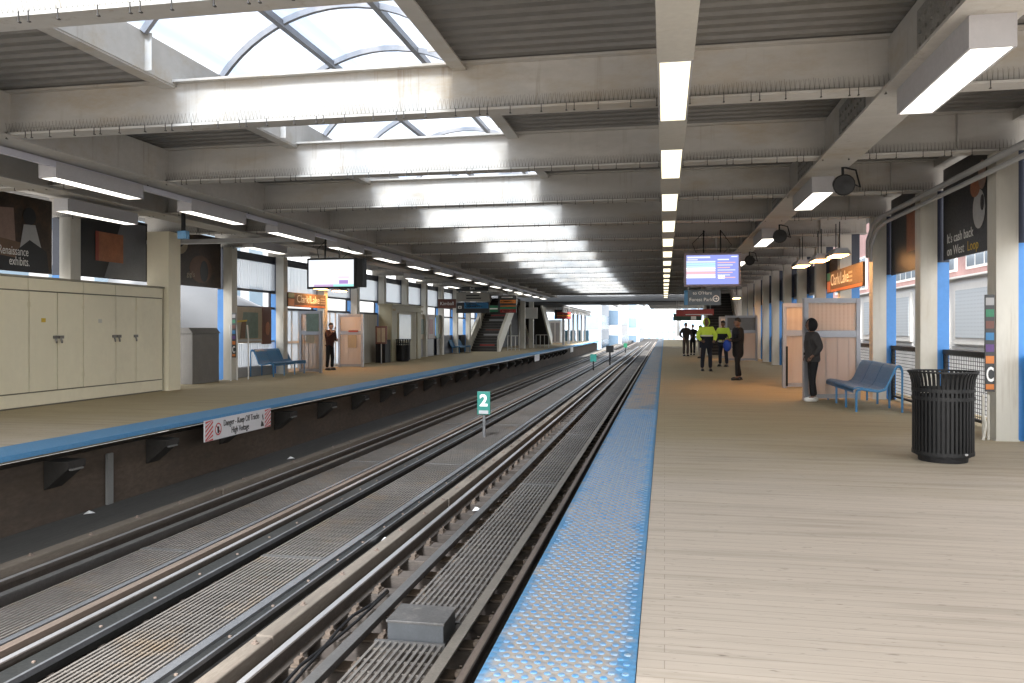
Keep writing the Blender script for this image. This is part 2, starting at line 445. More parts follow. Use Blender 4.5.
# skylight: curbs, arched ribs, sheets
SKZ = 4.80; YS0 = -1.65
sk = thing('barrel_skylight', 'long arched translucent skylight above the tracks between the roof beams', 'skylight', (-4.0, BY(3), ZD))
for xx, s_ in ((SX0, -1), (SX1, 1)):
    m = MB(); m.box(xx - .012, xx + .012, YS0, SKE, ZD - .06, SKZ)
    m.box(xx, xx + s_ * .17, YS0, SKE, ZD - .08, ZD - .06); m.box(xx, xx + s_ * .15, YS0, SKE, SKZ, SKZ + .02)
    k = 1
    while BY(k) < SKE:
        for q in (.5,): m.box(xx - .012, xx - s_ * .10, BY(k) - q * P + 1.0 - .008, BY(k) - q * P + 1.0 + .008, ZD - .06, SKZ)
        k += 1
    m.build('curb', CREAM, sk)
def arc(t, off=0.0):     # t 0..1 across
    a = PI * (1 - t); ang = R(52)
    half = (SX1 - SX0) / 2; rad = half / math.sin(ang); cz = SKZ + .02 - rad * math.cos(ang)
    th = -ang + 2 * ang * t
    return ((SX0 + SX1) / 2 + (rad + off) * math.sin(th), cz + (rad + off) * math.cos(th))
RIBM = paint('skylight_rib_grey', (.21, .21, .22), .1, 3, .4, metal=.3)
y = 3.14; i = 0
while y < SKE:
    pr = [arc(t / 20, 0) for t in range(21)]; pr2 = [arc(t / 20, -.075) for t in range(20, -1, -1)]
    m = MB()
    for t in range(20):
        a, b = arc(t / 20), arc((t + 1) / 20); c, d = arc((t + 1) / 20, -.075), arc(t / 20, -.075)
        m.prism([a, b, c, d], 'y', y - .03, y + .03)
    if i < 26: m.build('arched_rib', RIBM, sk)
    y += P / 2; i += 1
for t in (.28, .62):
    m = MB(); a = arc(t, -.01); m.box(a[0] - .04, a[0] + .04, YS0, SKE, a[1] - .085, a[1]); m.build('purlin', RIBM, sk)
m = MB(); m.sheet([arc(t / 24, .02) for t in range(25)], 'y', YS0, SKE); m.build('plastic_sheet', SKYL, sk, smooth=True)

# ------------------------------------------------------------------ long girders
def girder(x0, x1, y0, y1, z0, z1, label, plates):
    g = thing('long_girder', label, 'girder', ((x0 + x1) / 2, y0, z0))
    m = MB(); xc = (x0 + x1) / 2
    m.box(x0, x1, y0, y1, z0, z0 + .03); m.box(xc - .17, xc + .17, y0, y1, z0 + .03, z1)
    m.build('girder_web', CREAM, g)
    if plates:
        for k in range(1, 8):
            yy = BY(k) + 1.55; m = MB(); m.box(xc - .19, xc - .17, yy - .65, yy + .65, z0 + .06, z1 - .12)
            for a in range(8):
                for b in (0, 1, 2): m.box(xc - .205, xc - .19, yy - .55 + a * .155, yy - .52 + a * .155, z0 + .11 + b * .11, z0 + .14 + b * .11)
            m.build('splice_plate', paint('splice_plate_grey', (.25, .24, .22), .3, 6, .6), g)
    return g
girder(2.12, 2.64, 3.0, 60, ZB - .03, ZD - .02, 'long cream girder running the length of the right platform', True)
girder(-8.42, -7.90, 3.0, 60, ZB - .03, ZD - .02, 'long cream girder above the left platform edge', False)
girder(-10.62, -10.05, 3.0, 60, ZB - .04, ZD - .02, 'long cream girder above the middle of the left platform', False)

# crossing bridge at the far end
br = thing('footbridge', 'grey footbridge girder crossing above the tracks at the far end of the roof', 'bridge', (-4, 61, 3.6))
m = MB(); m.box(-14, 6, 61, 61.25, 3.62, 4.34); m.box(-14, 6, 60.9, 61.3, 3.56, 3.62); m.build('bridge_girder', paint('bridge_bluegrey', (.34, .36, .385), .06, .7, .5), br)
m = MB(); m.box(-14, 6, 61.26, 68.5, 3.50, 3.56); m.box(-14, 6, 68.3, 68.5, 3.57, 4.4); m.build('bridge_deck', paint('bridge_under', (.06, .06, .06), .2, 1, .8), br)
m = MB(); x = -14
while x < 6: m.box(x, x + .12, 61.02, 61.10, 4.345, 4.50); x += .24
m.build('daylight_slats', paint('slat_daylight_cream', (.50, .46, .36), .1, 2, .6), br)  # added cream slats put the dotted daylight gaps into colour and shape

# ------------------------------------------------------------------ lights
LL = 1.9
def fixture(label, group, xc, y0, w, z, h, lm, plate=True):
    f = thing('ceiling_light', label, 'light', (xc, y0, z), group)
    m = MB(); m.box(xc - w / 2, xc + w / 2, y0, y0 + LL, z + .02, z + h)
    m.box(xc - w / 2, xc - w / 2 + .018, y0, y0 + LL, z, z + .02); m.box(xc + w / 2 - .018, xc + w / 2, y0, y0 + LL, z, z + .02)
    m.box(xc - w / 2 + .018, xc + w / 2 - .018, y0, y0 + .018, z, z + .02); m.box(xc - w / 2 + .018, xc + w / 2 - .018, y0 + LL - .018, y0 + LL, z, z + .02)
    m.build('housing', LITEM, f)
    m = MB(); m.box(xc - w / 2 + .019, xc + w / 2 - .019, y0 + .019, y0 + LL - .019, z + .006, z + .0195); m.build('diffuser', lm, f)
    return f
def light_row(xc, ys, w, z, h, lm, what, group):
    f = None
    for i, y in enumerate(ys):
        lab = '%s, %s from the camera' % (what, 'nearest' if i == 0 else ORD[i])
        if f is None: f = fixture(lab, group, xc, y, w, z, h, lm)
        else: dup(f, (0, y - ys[0], 0), lab)
PL = 3.24
light_row(.085, [6.57 + PL * k for k in range(-1, 16)], .285, 3.65, .20, L_ROW, 'warm fluorescent light in the long trough above the right platform edge', 'lights in the trough above the blue strip')
light_row(2.41, [6.54 + 6.5 * k for k in range(0, 8)], .33, 3.60, .25, L_SIDE, 'boxy fluorescent light under the right girder', 'lights under the right girder')
light_row(-8.45, [9.74 + PL * k for k in range(-1, 15)], .28, 3.60, .22, L_SIDE, 'fluorescent light under the girder by the left platform edge', 'lights along the left platform edge')
light_row(-10.4, [12.3 + 6.4 * k for k in range(0, 7)], .28, 3.56, .22, L_SIDE, 'fluorescent light under the middle girder of the left platform', 'lights above the middle of the left platform')
m = MB(); y = 2.5
m.box(-.055, .225, 2.2, 59, 3.853, 3.874)
ys = [6.57 + PL * k for k in range(-1, 16)]
for i in range(-1, len(ys)):
    a = ys[i] + LL + .004 if i >= 0 else 2.2
    b = ys[i + 1] - .004 if i + 1 < len(ys) else 59
    m.box(-.06, .23, a, (a + b) / 2 - .004, 3.655, 3.851); m.box(-.06, .23, (a + b) / 2, b, 3.655, 3.851)
tag(m.build('light_trough', paint('trough_paint', (.47, .45, .40), .06, 2, .5)), 'long pale metal trough that carries the row of lights above the blue strip', 'light trough')
m = MB(); m.box(-8.41, -8.36, 4, 58, 3.825, 3.848)
for k in range(-1, 15): m.box(-8.36, -8.30, 9.74 + PL * k + LL + .01, 9.74 + PL * (k + 1) - .01, 3.74, 3.82)
tag(m.build('wiring_duct', paint('duct_lilac', (.50, .50, .56), .05, 3, .4)), 'pale wiring duct linking the lights along the left platform edge', 'duct')

# loudspeakers on the right girder
sp_o = None
for i, (x, y) in enumerate(((2.55, 12.35), (2.55, 18.9), (2.55, 25.4))):
    lab = ['round black loudspeaker beside the second light of the right girder', 'round black loudspeaker beside the third light of the right girder', 'small far loudspeaker beside the fourth light of the right girder'][i]
    if sp_o is None:
        sp_o = thing('loudspeaker', lab, 'loudspeaker', (x, y, 3.75), 'loudspeakers under the right girder')
        m = MB(); M_ = Matrix.Rotation(R(90), 3, 'X')
        pr = [(.10, -.14), (.125, -.10), (.135, 0), (.15, .07), (.155, .10), (.13, .105), (.05, .07)]
        t = MB(); t.lathe(pr, (0, 0, 0), 18); rot = Matrix.Rotation(R(105), 3, 'X')
        m.add([tuple(rot @ Vector(p) + Vector((x, y, 3.60))) for p in t.v], t.f); m.build('speaker_horn', BLACK, sp_o, smooth=True)
        m = MB(); m.tube([(x, y, 3.85), (x + .18, y, 3.80), (x + .24, y, 3.55), (x + .15, y, 3.60)], .014, 6); m.tube([(x, y, 3.86), (x, y, 3.7)], .02, 6); m.build('bracket', BLACKP, sp_o)
    else: dup(sp_o, (0, y - 12.35, 0), lab)

# ------------------------------------------------------------------ columns
def column(x, y, side, z1, label, group):
    """steel column: cream box towards the platform, blue post behind it towards the street; side +1 = right wall"""
    c = thing('column', label, 'column', (x, y, 0), group)
    m = MB(); a, b = x, x + side * .27
    m.box(a, b, y - .15, y - .13, 0, z1); m.box(a, b, y + .13, y + .15, 0, z1); m.box((a + b) / 2 - .012, (a + b) / 2 + .012, y - .13, y + .13, 0, z1)
    m.box(a, a + side * .02, y - .13, y + .13, 0, z1)
    m.box(min(a, b) - .02, max(a, b) + .002, y - .18, y + .18, 0, .02)
    m.build('shaft', COLM, c)
    m = MB(); m.box(b + side * .004, b + side * .20, y - .12, y + .10, 0, 2.64); m.build('blue_post', BLUEP, c)
    m = MB(); m.box(b + side * .004, b + side * .20, y - .121, y + .101, 2.643, z1); m.build('upper_post', NAVY, c)
    return c
NC = 16
rc = lc = None
for k in range(1, NC + 1):
    y = Y3 + (k - 2) * P
    lab = 'blue backed cream column of the right platform, %s from the camera' % ORD[k - 1]
    if rc is None: rc = column(4.35, y, 1, 3.87, lab, 'columns along the right platform')
    else: dup(rc, (0, (k - 1) * P, 0), lab)
for k in range(2, NC + 1):
    y = Y3 + (k - 2) * P
    lab = 'blue backed cream column of the left platform, %s from the camera' % ORD[k - 2]
    if lc is None: lc = column(-12.38, y, -1, 3.87, lab, 'columns along the left platform')
    else: dup(lc, (0, (k - 2) * P, 0), lab)
def CY(k): return Y3 + (k - 2) * P   # y of column k (k=2 : first visible on the right)

# eave beams above both street sides
tag(MB().box(4.60, 4.90, 3, 60, 4.30, 4.42).build('eave_beam', CREAM), 'long eave beam above the right platform posters', 'beam')
tag(MB().box(-12.95, -12.62, 3, 60, 4.30, 4.42).build('eave_beam', CREAM), 'long eave beam above the left platform posters', 'beam')
# two pipes on the right
m = MB(); m.tube([(4.2, 4, 3.70), (4.2, 16.9, 3.70), (4.2, 17.5, 3.62), (4.22, 18.0, 3.35), (4.24, 18.1, 3.0)], .045, 10); tag(m.build('conduit_pipe', GREYP, smooth=True), 'upper grey conduit pipe running past the right posters', 'pipe')
m = MB(); m.tube([(4.2, 4, 3.56), (4.2, 16.6, 3.56), (4.2, 17.2, 3.48), (4.22, 17.75, 3.2), (4.24, 17.85, 2.9)], .035, 10); tag(m.build('conduit_pipe', GREYP, smooth=True), 'lower thinner conduit pipe running past the right posters', 'pipe')

# ------------------------------------------------------------------ street-side railings, right
def railing(k):
    ya, yb = CY(k) + .16, CY(k + 1) - .16; x = 4.74
    r = thing('mesh_railing', 'black topped wire mesh railing, %s from the camera along the right platform' % ORD[k - 1], 'railing', (x, ya, 0), 'mesh railings along the right platform')
    m = MB(); m.box(x - .04, x + .04, ya, yb, 1.06, 1.14); m.box(x - .03, x + .03, ya, ya + .06, 0, 1.06); m.box(x - .03, x + .03, yb - .06, yb, 0, 1.06); m.box(x - .025, x + .025, ya + .06, yb - .06, .06, .10)
    m.build('rail_frame', BLACK, r)
    m = MB(); y = ya + .1
    while y < yb - .07: m.box(x - .003, x + .003, y - .004, y + .004, .10, 1.06); y += .075
    z = .14
    while z < 1.05: m.box(x - .009, x - .0035, ya + .06, yb - .06, z - .005, z + .005); z += .065
    m.build('wire_mesh', BLACK, r)
for k in range(1, 12): railing(k)

# posters, right wall
def poster(name, label, x, ya, yb, z0, z1, side, base, group):
    p = thing(name, label, 'poster', (x, (ya + yb) / 2, z0), group)
    m = MB(); m.box(x, x + side * .03, ya, yb, z0, z1); m.build('backing', base, p)
    return p
def flat(p, mat, pts, x, face, name):
    """a flat printed shape on a poster; pts are (y, z), lying 3 mm proud of the backing"""
    m = MB(); d = -.003 if face == '-x' else .003
    v = [(x + d, a, b) for a, b in pts]; w = [(x + d * 2, a, b) for a, b in pts]; n = len(v)
    m.add(v + w, [tuple(range(n)), tuple(range(2 * n - 1, n - 1, -1))] + [(i, (i + 1) % n, (i + 1) % n + n, i + n) for i in range(n)])
    return m.build(name, mat, p)
def ellpts(cy, cz, ry, rz, n=18): return [(cy + ry * math.cos(2 * PI * i / n), cz + rz * math.sin(2 * PI * i / n)) for i in range(n)]
PBLK = paint('poster_black', (.018, .018, .02), .15, 3, .4)
PBRN = paint('poster_brown', (.045, .028, .018), .4, 2, .4, dirt=(.13, .07, .03), damt=.6)
PGRY = paint('poster_grey', (.16, .165, .185), .15, 3, .4)
PORG = paint('poster_orange', (.36, .13, .06), .3, 5, .4)
PPINK = paint('poster_pink', (.30, .20, .16), .2, 5, .4)
PWHT = paint('poster_white', (.42, .42, .42), .1, 5, .4)
PTAN = paint('poster_tan', (.36, .29, .19), .15, 5, .4)
PGRN = paint('poster_green', (.14, .20, .16), .3, 5, .4)
PRED = paint('poster_red', (.30, .05, .03), .4, 6, .4)
x = 4.70
p = poster('poster', 'black advertising poster with a white cup and yellow word, above the railing behind the bin', x, CY(2) + .2, CY(3) - .2, 2.66, 4.22, 1, PBLK, 'posters on the right wall')
yc = CY(2) + 1.15
flat(p, PWHT, ellpts(yc + .28, 3.32, .24, .30), x, '-x', 'cup_picture'); flat(p, PBLK, ellpts(yc + .14, 3.40, .07, .12), x - .004, '-x', 'cup_handle_gap')
flat(p, PORG, ellpts(yc + .42, 3.68, .20, .16), x - .002, '-x', 'fruit_picture'); flat(p, PPINK, ellpts(yc + .14, 3.82, .16, .22), x - .005, '-x', 'cream_picture')
text('It\'s cash back', .22, (x - .006, CY(3) - .40, 3.00), '-x', LETW, p, align='LEFT'); text('on West', .22, (x - .006, CY(3) - .40, 2.79), '-x', LETW, p, align='LEFT'); text('Loop', .22, (x - .006, CY(3) - 1.32, 2.79), '-x', LETY, p, align='LEFT')
p = poster('poster', 'dark poster with an orange block and grey corner, above the far right railing', x, CY(3) + .2, CY(4) - .2, 2.62, 4.20, 1, PBLK, 'posters on the right wall')
flat(p, PORG, [(CY(3) + .9, 3.0), (CY(3) + 1.9, 3.0), (CY(3) + 1.9, 3.75), (CY(3) + .9, 3.75)], x, '-x', 'orange_block')
flat(p, PGRY, [(CY(3) + .22, 2.64), (CY(3) + 1.3, 2.64), (CY(3) + .8, 3.2), (CY(3) + .22, 3.3)], x - .004, '-x', 'grey_corner')
p = poster('poster', 'black poster cut by the right edge of the picture', x, CY(1) + .2, CY(2) - .2, 2.66, 4.22, 1, PBLK, 'posters on the right wall')
flat(p, PGRY, [(CY(1) + .5, 2.8), (CY(1) + 1.2, 2.8), (CY(1) + 1.2, 3.3), (CY(1) + .5, 3.3)], x, '-x', 'grey_block')
for k in range(5, 13):
    p = thing('wall_panel', 'dark upper wall panel above the right railing, %s from the camera' % ORD[k - 5], 'wall panel', (4.72, CY(k) + P / 2, 2.66), 'upper wall panels of the right platform')
    MB().box(4.70, 4.73, CY(k) + .16, CY(k + 1) - .16, 2.66, 3.5).build('panel_sheet', NAVY if k > 5 else BROWNB, p)
    MB().box(4.69, 4.74, CY(k) + .16, CY(k + 1) - .16, 2.58, 2.655).build('panel_rail', GREYP, p)

# ------------------------------------------------------------------ left wall
x = -12.70
G = 'posters on the left wall'
p = poster('poster', 'dark poster reading Renaissance exhibits with seated figures, above the storage lockers', x, CY(2) + .18, CY(3) - .3, 2.64, 4.18, -1, PBRN, G)
y0 = CY(2) + .2
flat(p, PPINK, [(y0 + .9, 3.35), (y0 + 1.15, 3.85), (y0 + 1.7, 3.9), (y0 + 1.75, 3.2), (y0 + .95, 3.15)], x, '+x', 'pale_table_picture')
flat(p, paint('poster_tan_dark', (.17, .10, .06), .2, 4, .4), [(y0 + .7, 2.95), (y0 + 2.1, 2.85), (y0 + 2.1, 3.2), (y0 + .7, 3.35)], x + .003, '+x', 'floor_picture')
flat(p, PWHT, [(y0 + 1.85, 3.1), (y0 + 1.95, 3.6), (y0 + 2.25, 3.62), (y0 + 2.45, 3.05)], x + .006, '+x', 'shirt_picture')
flat(p, PBLK, ellpts(y0 + 2.1, 3.78, .17, .18), x + .006, '+x', 'hair_picture'); flat(p, PBLK, [(y0 + 1.75, 2.7), (y0 + 1.75, 3.05), (y0 + 2.1, 3.3), (y0 + 2.55, 3.1), (y0 + 2.62, 2.7)], x + .009, '+x', 'chair_picture')
flat(p, PBLK, [(y0, 2.66), (y0 + 2.6, 2.66), (y0 + 2.6, 2.84), (y0, 3.05)], x + .004, '+x', 'caption_band')
text('Renaissance', .25, (x + .014, CY(3) - .95, 3.04), '+x', LETW, p, align='RIGHT', sx=.62); text('exhibits.', .25, (x + .014, CY(3) - .92, 2.84), '+x', LETW, p, align='RIGHT', sx=.62)
p = poster('poster', 'dark poster with a square orange painting and a grey figure, above the locker end', x, CY(3) + .35, CY(4) - .35, 2.66, 4.12, -1, PBLK, G)
y0 = CY(3) + .35
flat(p, PGRY, [(y0 + .95, 2.68), (y0 + 1.55, 4.05), (y0 + 2.45, 4.05), (y0 + 2.45, 2.68)], x, '+x', 'grey_panel'); flat(p, PORG, [(y0 + .65, 3.05), (y0 + 1.6, 3.05), (y0 + 1.6, 3.72), (y0 + .65, 3.72)], x + .005, '+x', 'orange_painting')
flat(p, PRED, [(y0 + .65, 3.05), (y0 + .75, 3.05), (y0 + .75, 3.72), (y0 + .65, 3.72)], x + .009, '+x', 'frame_edge')
p = poster('poster', 'dark brown poster with a face and round shape, above the grey utility cabinet', x, CY(4) + .2, CY(5) - .2, 2.66, 4.12, -1, PBRN, G)
y0 = CY(4) + .2
flat(p, PTAN, ellpts(y0 + .75, 3.78, .42, .30), x, '+x', 'face_picture'); flat(p, PBLK, ellpts(y0 + .7, 3.92, .36, .26), x + .004, '+x', 'hair_picture')
flat(p, paint('poster_rust', (.13, .06, .03), .3, 4, .4), ellpts(y0 + 1.8, 3.15, .55, .38), x, '+x', 'round_picture'); flat(p, PBLK, ellpts(y0 + 1.95, 3.1, .2, .3), x + .004, '+x', 'dark_centre')
text('gigi\'s', .2, (x + .012, y0 + 1.3, 2.98), '+x', PTAN, p)

def bay(k, low='open', lab=''):
    """left wall window bay: corrugated light panel above, open slot, then what fills the lower part"""
    ya, yb = CY(k) + .16, CY(k + 1) - .16; x = -12.72
    b = thing('window_bay', lab, 'window', (x, (ya + yb) / 2, 0), 'window bays of the left wall')
    m = MB(); m.box(x - .03, x + .03, ya, yb, 2.66, 2.74); m.box(x - .03, x + .03, ya, yb, 3.62, 3.86)
    m.box(x - .03, x + .03, yb - .32, yb - .26, 2.2, 2.66); m.box(x - .03, x + .03, ya, yb, 2.12, 2.20)
    m.build('window_frame', NAVY, b)
    pr = []; y = ya
    while y < yb: pr += [(x - .015, y), (x - .015, y + .04), (x + .02, y + .055), (x + .02, y + .095)]; y += .11
    m = MB(); m.sheet([(q[0], q[1]) for q in pr], 'z', 2.75, 3.61); m.build('corrugated_panel', CORR, b)
    if low in ('corr',):
        m = MB(); m.sheet([(q[0], q[1]) for q in pr], 'z', .32, 1.04); m.build('lower_corrugated_panel', CORR, b)
        m = MB(); m.box(x - .03, x + .03, ya, yb, .0, .30); m.box(x - .03, x + .03, ya, yb, 1.05, 1.11); m.build('kick_panel', GREYP, b)
    if low == 'glazed':
        m = MB()
        for y in (ya, ya + .9, (ya + yb) / 2, yb - .5, yb - .07): m.box(x - .03, x + .03, y, y + .07, 0, 2.12)
        m.box(x - .029, x + .029, ya + .07, yb - .07, .98, 1.06); m.box(x - .029, x + .029, ya + .07, yb - .07, 0, .12); m.build('white_door_frame', WHITEP, b)
        m = MB(); m.box(x - .005, x + .005, ya + .01, yb - .01, .12, 2.12); m.build('pane', CORR, b)
    if low == 'rail':
        m = MB(); m.box(x - .03, x + .03, ya, yb, 0, 1.1); m.build('lower_panel', NAVY, b)
    if low == 'wall':
        m = MB(); m.box(x - .03, x + .03, ya, yb, 0, 2.12); m.build('lower_panel', COLM, b)
    return b
bay(5, 'corr', 'window bay with corrugated panels behind the route map and left bench')
bay(6, 'glazed', 'glazed bay behind the left heated shelter under the lit station name')
bay(7, 'glazed', 'glazed bay between the left shelter and the olive kiosk')
for k, lw, l in ((8, 'wall', 'window bay above the olive kiosk'), (9, 'wall', 'window bay beside the far edge of the olive kiosk'), (10, 'wall', 'window bay behind the far map panels'),
                 (11, 'rail', 'window bay behind the small far blue bench'), (12, 'rail', 'window bay left of the far staircase foot'), (13, 'rail', 'window bay hidden partly by the far staircase'), (14, 'rail', 'window bay behind the far staircase'), (15, 'rail', 'last window bay under the left roof')):
    bay(k, lw, l)

# storage lockers
lk = thing('storage_cabinet', 'long cream storage cabinet with six padlocked doors along the left wall', 'cabinet', (-12.2, 14.5, 0))
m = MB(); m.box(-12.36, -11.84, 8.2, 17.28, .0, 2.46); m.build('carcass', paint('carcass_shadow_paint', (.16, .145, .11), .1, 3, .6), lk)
m = MB(); m.box(-12.36, -11.80, 8.15, 17.32, 2.462, 2.50); m.build('top_board', paint('cab_top', (.30, .28, .22), .1, 3, .6), lk)
m = MB(); m.box(-11.838, -11.815, 8.2, 17.26, .03, .27); m.build('plinth', CABM, lk)
m = MB()
for a, b in ((8.2, 13.13), (13.15, 14.59), (14.61, 15.58), (15.60, 17.27)): m.box(-11.838, -11.815, a, b, 2.23, 2.455)
m.build('header_panels', CABM, lk)
ys = [9.9, 11.1, 12.1, 13.16, 13.88, 14.60, 15.60, 16.28, 17.26]
PWHT_ = paint('sticker_white', (.55, .53, .46), .05, 5, .5)
LOCK = paint('lock_metal', (.22, .21, .19), .2, 9, .4, metal=.6)
for i in range(len(ys) - 1):
    a, b = ys[i] + .013, ys[i + 1] - .013
    d = MB().box(-11.838, -11.81, a, b, .295, 2.205).build('door', CABM, lk, bevel=.003)
    yy = b - .06 if i % 2 else a + .06
    if i == 7: yy = a - .05
    hy = a + .02 if i % 2 else b - .02
    for hz in (.55, 1.95): MB().tube([(-11.806, hy, hz - .05), (-11.806, hy, hz + .05)], .010, 6).build('hinge', CABM, d)
    if i in (3, 5): MB().box(-11.809, -11.807, (a + b) / 2 - .06, (a + b) / 2 + .05, 1.62, 1.70).build('sticker', [PWHT_, LETY][i % 2] if i == 3 else PWHT_, d)
    m = MB(); m.box(-11.809, -11.78, yy - .05, yy + .07, 1.30, 1.36); m.tube([(-11.79, yy, 1.30), (-11.77, yy, 1.25), (-11.79, yy + .03, 1.22)], .018, 6); m.build('padlock_hasp', LOCK, d)
# end pillar
tag(MB().box(-12.3, -11.72, 17.36, 17.84, 0, 3.84).build('pillar', CABM), 'broad cream pillar at the end of the storage cabinet', 'pillar')
# cross duct above
tag(MB().box(-12.9, -8.5, 17.9, 18.1, 3.60, 3.70).build('cross_duct', GREYP), 'flat grey duct crossing above the brown poster', 'duct')
o = thing('junction_box', 'small bright blue box hanging under the left roof', 'box', (-9.5, 14.55, 3.33))
MB().box(-9.6, -9.4, 14.5, 14.62, 3.30, 3.46).build('box_body', paint('box_blue', (.10, .30, .55), .3, 14, .4), o, bevel=.01); MB().box(-9.53, -9.47, 14.53, 14.59, 3.46, 3.85).build('hanger', BLACKP, o)

# grey utility cabinet with pitched top and white curved tube outside
o = thing('utility_cabinet', 'grey metal utility cabinet with pitched lid beside the cream pillar', 'cabinet', (-12.6, 20, 0))
m = MB(); m.box(-13.0, -12.40, 19.42, 20.72, 0, 1.36); m.build('cabinet_body', STEELG, o, bevel=.01)
m = MB(); m.prism([(-13.03, 1.362), (-12.37, 1.362), (-12.5, 1.52), (-12.9, 1.52)], 'y', 19.39, 20.75); m.build('pitched_lid', STEELG, o)
tb = thing('curved_tube', 'large white curved tube bridge outside the left wall behind the utility cabinet', 'tube bridge', (-16, 24, -3))
m = MB()
for yc, rr in ((24.2, 1.9),):
    pts = [(-17.5 + .6 * i, yc + .35 * i, 1.5 - .0 * i + 1.3 - .33 * i) for i in range(-1, 7)]
    m.tube(pts, 1.25, 28)
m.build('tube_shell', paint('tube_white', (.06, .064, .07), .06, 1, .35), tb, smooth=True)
m = MB(); m.tube([(-14.2, 18.5, 1.2), (-14.2, 27.5, 1.2)], .05, 6); m.box(-14.3, -13.6, 18.2, 28, .9, 1.0); m.build('outer_ledge', WHITEP, tb)
m = MB(); m.box(-17.0, -16.6, 24.6, 25.0, -6.8, 1.4); m.build('tube_support', GREYP, tb)
# handrail by the left column
m = MB()
for xx, y in ((-12.2, 21.0), (-12.2, 21.35), (-12.1, 21.8)): m.tube([(xx, y, 0), (xx, y, 1.2), (xx - .15, y + .2, 1.6)], .02, 6)
tag(m.build('standpipe', WHITEP), 'thin white pipes rising beside the left column with the letter C', 'pipe')

def totem(x, y, face, label):
    """letter sign on a column: coloured line bands with a C below"""
    t = thing('letter_sign', label, 'sign', (x, y, .66))
    d = -.02
    m = MB(); m.box(x - .06, x + .06, y - .02, y, .66, 1.95); m.build('sign_board', DARKSIGN, t)
    yy = y - .0225
    z = 1.93
    for cm in (GREYP, GREENP, BROWNSIGN, BLUESIGN, PURP, ORANGEP):
        MB().box(x - .05, x + .05, yy - .002, yy + .001, z - .12, z - .02).build('line_band', cm, t); z -= .155
    MB().box(x - .05, x + .05, yy - .002, yy + .001, .69, .76).build('line_band', ORANGEP, t)
    text('C', .27, (x, yy - .004, .88), '-y', LETW, t, sx=.5, bold=.006)
    return t
totem(4.25, CY(2) - .19, '-y', 'tall letter C sign with coloured bands on the right column by the bin')
totem(-12.28, CY(5) - .19, '-y', 'tall letter C sign with coloured bands on the left column by the bench')
m = MB()
for dx in (-.03, .03): m.tube([(4.2 + dx, CY(2) - .21, .02), (4.2 + dx, CY(2) - .21, .62)], .016, 6)
m.tube([(4.17, CY(2) - .22, .35), (4.19, CY(2) - .24, .22), (4.15, CY(2) - .26, .02)], .018, 6)
tag(m.build('standpipe', COLM), 'short cream pipes under the letter C sign by the bin', 'pipe')

# route map on the left wall + reddish poster
p = thing('route_map', 'tan route map board behind the left bench', 'map', (-12.6, 22.4, 1.0))
MB().box(-12.64, -12.60, 21.45, 23.55, 1.06, 2.16).build('backing', PTAN, p)
flat(p, PGRN, [(22.2, 1.2), (23.3, 1.2), (23.3, 2.0), (22.4, 2.0)], -12.60, '+x', 'lake_area'); flat(p, PWHT, [(21.6, 1.1), (23.5, 1.1), (23.5, 1.17), (21.6, 1.17)], -12.596, '+x', 'key_strip')
flat(p, BROWNB, [(22.2, 1.2), (22.5, 1.2), (22.55, 1.7), (22.3, 1.75)], -12.594, '+x', 'dark_area'); flat(p, LETY, [(21.7, 1.66), (22.6, 1.72), (22.6, 1.77), (21.7, 1.72)], -12.59, '+x', 'yellow_line')
p = thing('poster', 'small dark red portrait poster beside the route map', 'poster', (-12.6, 23.9, 1.0))
MB().box(-12.63, -12.59, 23.57, 24.15, 1.0, 2.2).build('backing', BROWNSIGN, p); flat(p, PORG, ellpts(23.9, 1.5, .14, .22), -12.59, '+x', 'face_picture')

# ------------------------------------------------------------------ benches
def bench(x, y0, y1, side, label, seats=3):
    """side +1: back towards +x, sitter faces -x"""
    b = thing('bench', label, 'bench', (x, y0, 0), 'blue metal platform benches')
    s = side
    prof = [(-.02, .36), (-.025, .40), (0, .435), (.06, .45), (.18, .435), (.34, .405), (.43, .40), (.49, .43), (.54, .50), (.60, .64), (.66, .78), (.70, .835), (.74, .85), (.78, .84), (.80, .80)]
    inner = [(a + (.010 if i > 6 else 0), b_ - .022) for i, (a, b_) in enumerate(prof)]
    n = seats; L = (y1 - y0) / n
    for i in range(n):
        m = MB(); a, c = y0 + i * L + .012, y0 + (i + 1) * L - .012
        for q in range(len(prof) - 1):
            P0, P1, Q1, Q0 = prof[q], prof[q + 1], inner[q + 1], inner[q]
            m.prism([(x + s * P0[0], P0[1]), (x + s * P1[0], P1[1]), (x + s * Q1[0], Q1[1]), (x + s * Q0[0], Q0[1])], 'y', a, c)
        m.build('seat_section', BENCHM, b)
    for i in range(n + 1):
        y = y0 + i * L + (.03 if i == 0 else -.03 if i == n else 0)
        m = MB()
        m.tube([(x + s * .03, y, 0), (x + s * .03, y, .33), (x + s * .05, y, .385), (x + s * .12, y, .405), (x + s * .40, y, .368), (x + s * .52, y, .40)], .021, 8)
        m.build('leg', BENCHM, b)
        m = MB()
        m.tube([(x + s * .80, y, 0), (x + s * .80, y, .72), (x + s * .785, y, .80), (x + s * .74, y, .822), (x + s * .70, y, .80), (x + s * .62, y, .63), (x + s * .52, y, .40)], .021, 8)
        m.build('leg', BENCHM, b)
    return b
bench(3.36, 15.27, 17.85, 1, 'blue metal bench on the right platform beside the shelter panel')
bench(-11.85, 22.9, 25.1, -1, 'blue metal bench on the left platform below the route map')
bench(-12.0, 46.3, 49.0, -1, 'small far blue bench on the left platform near the staircase', 2)

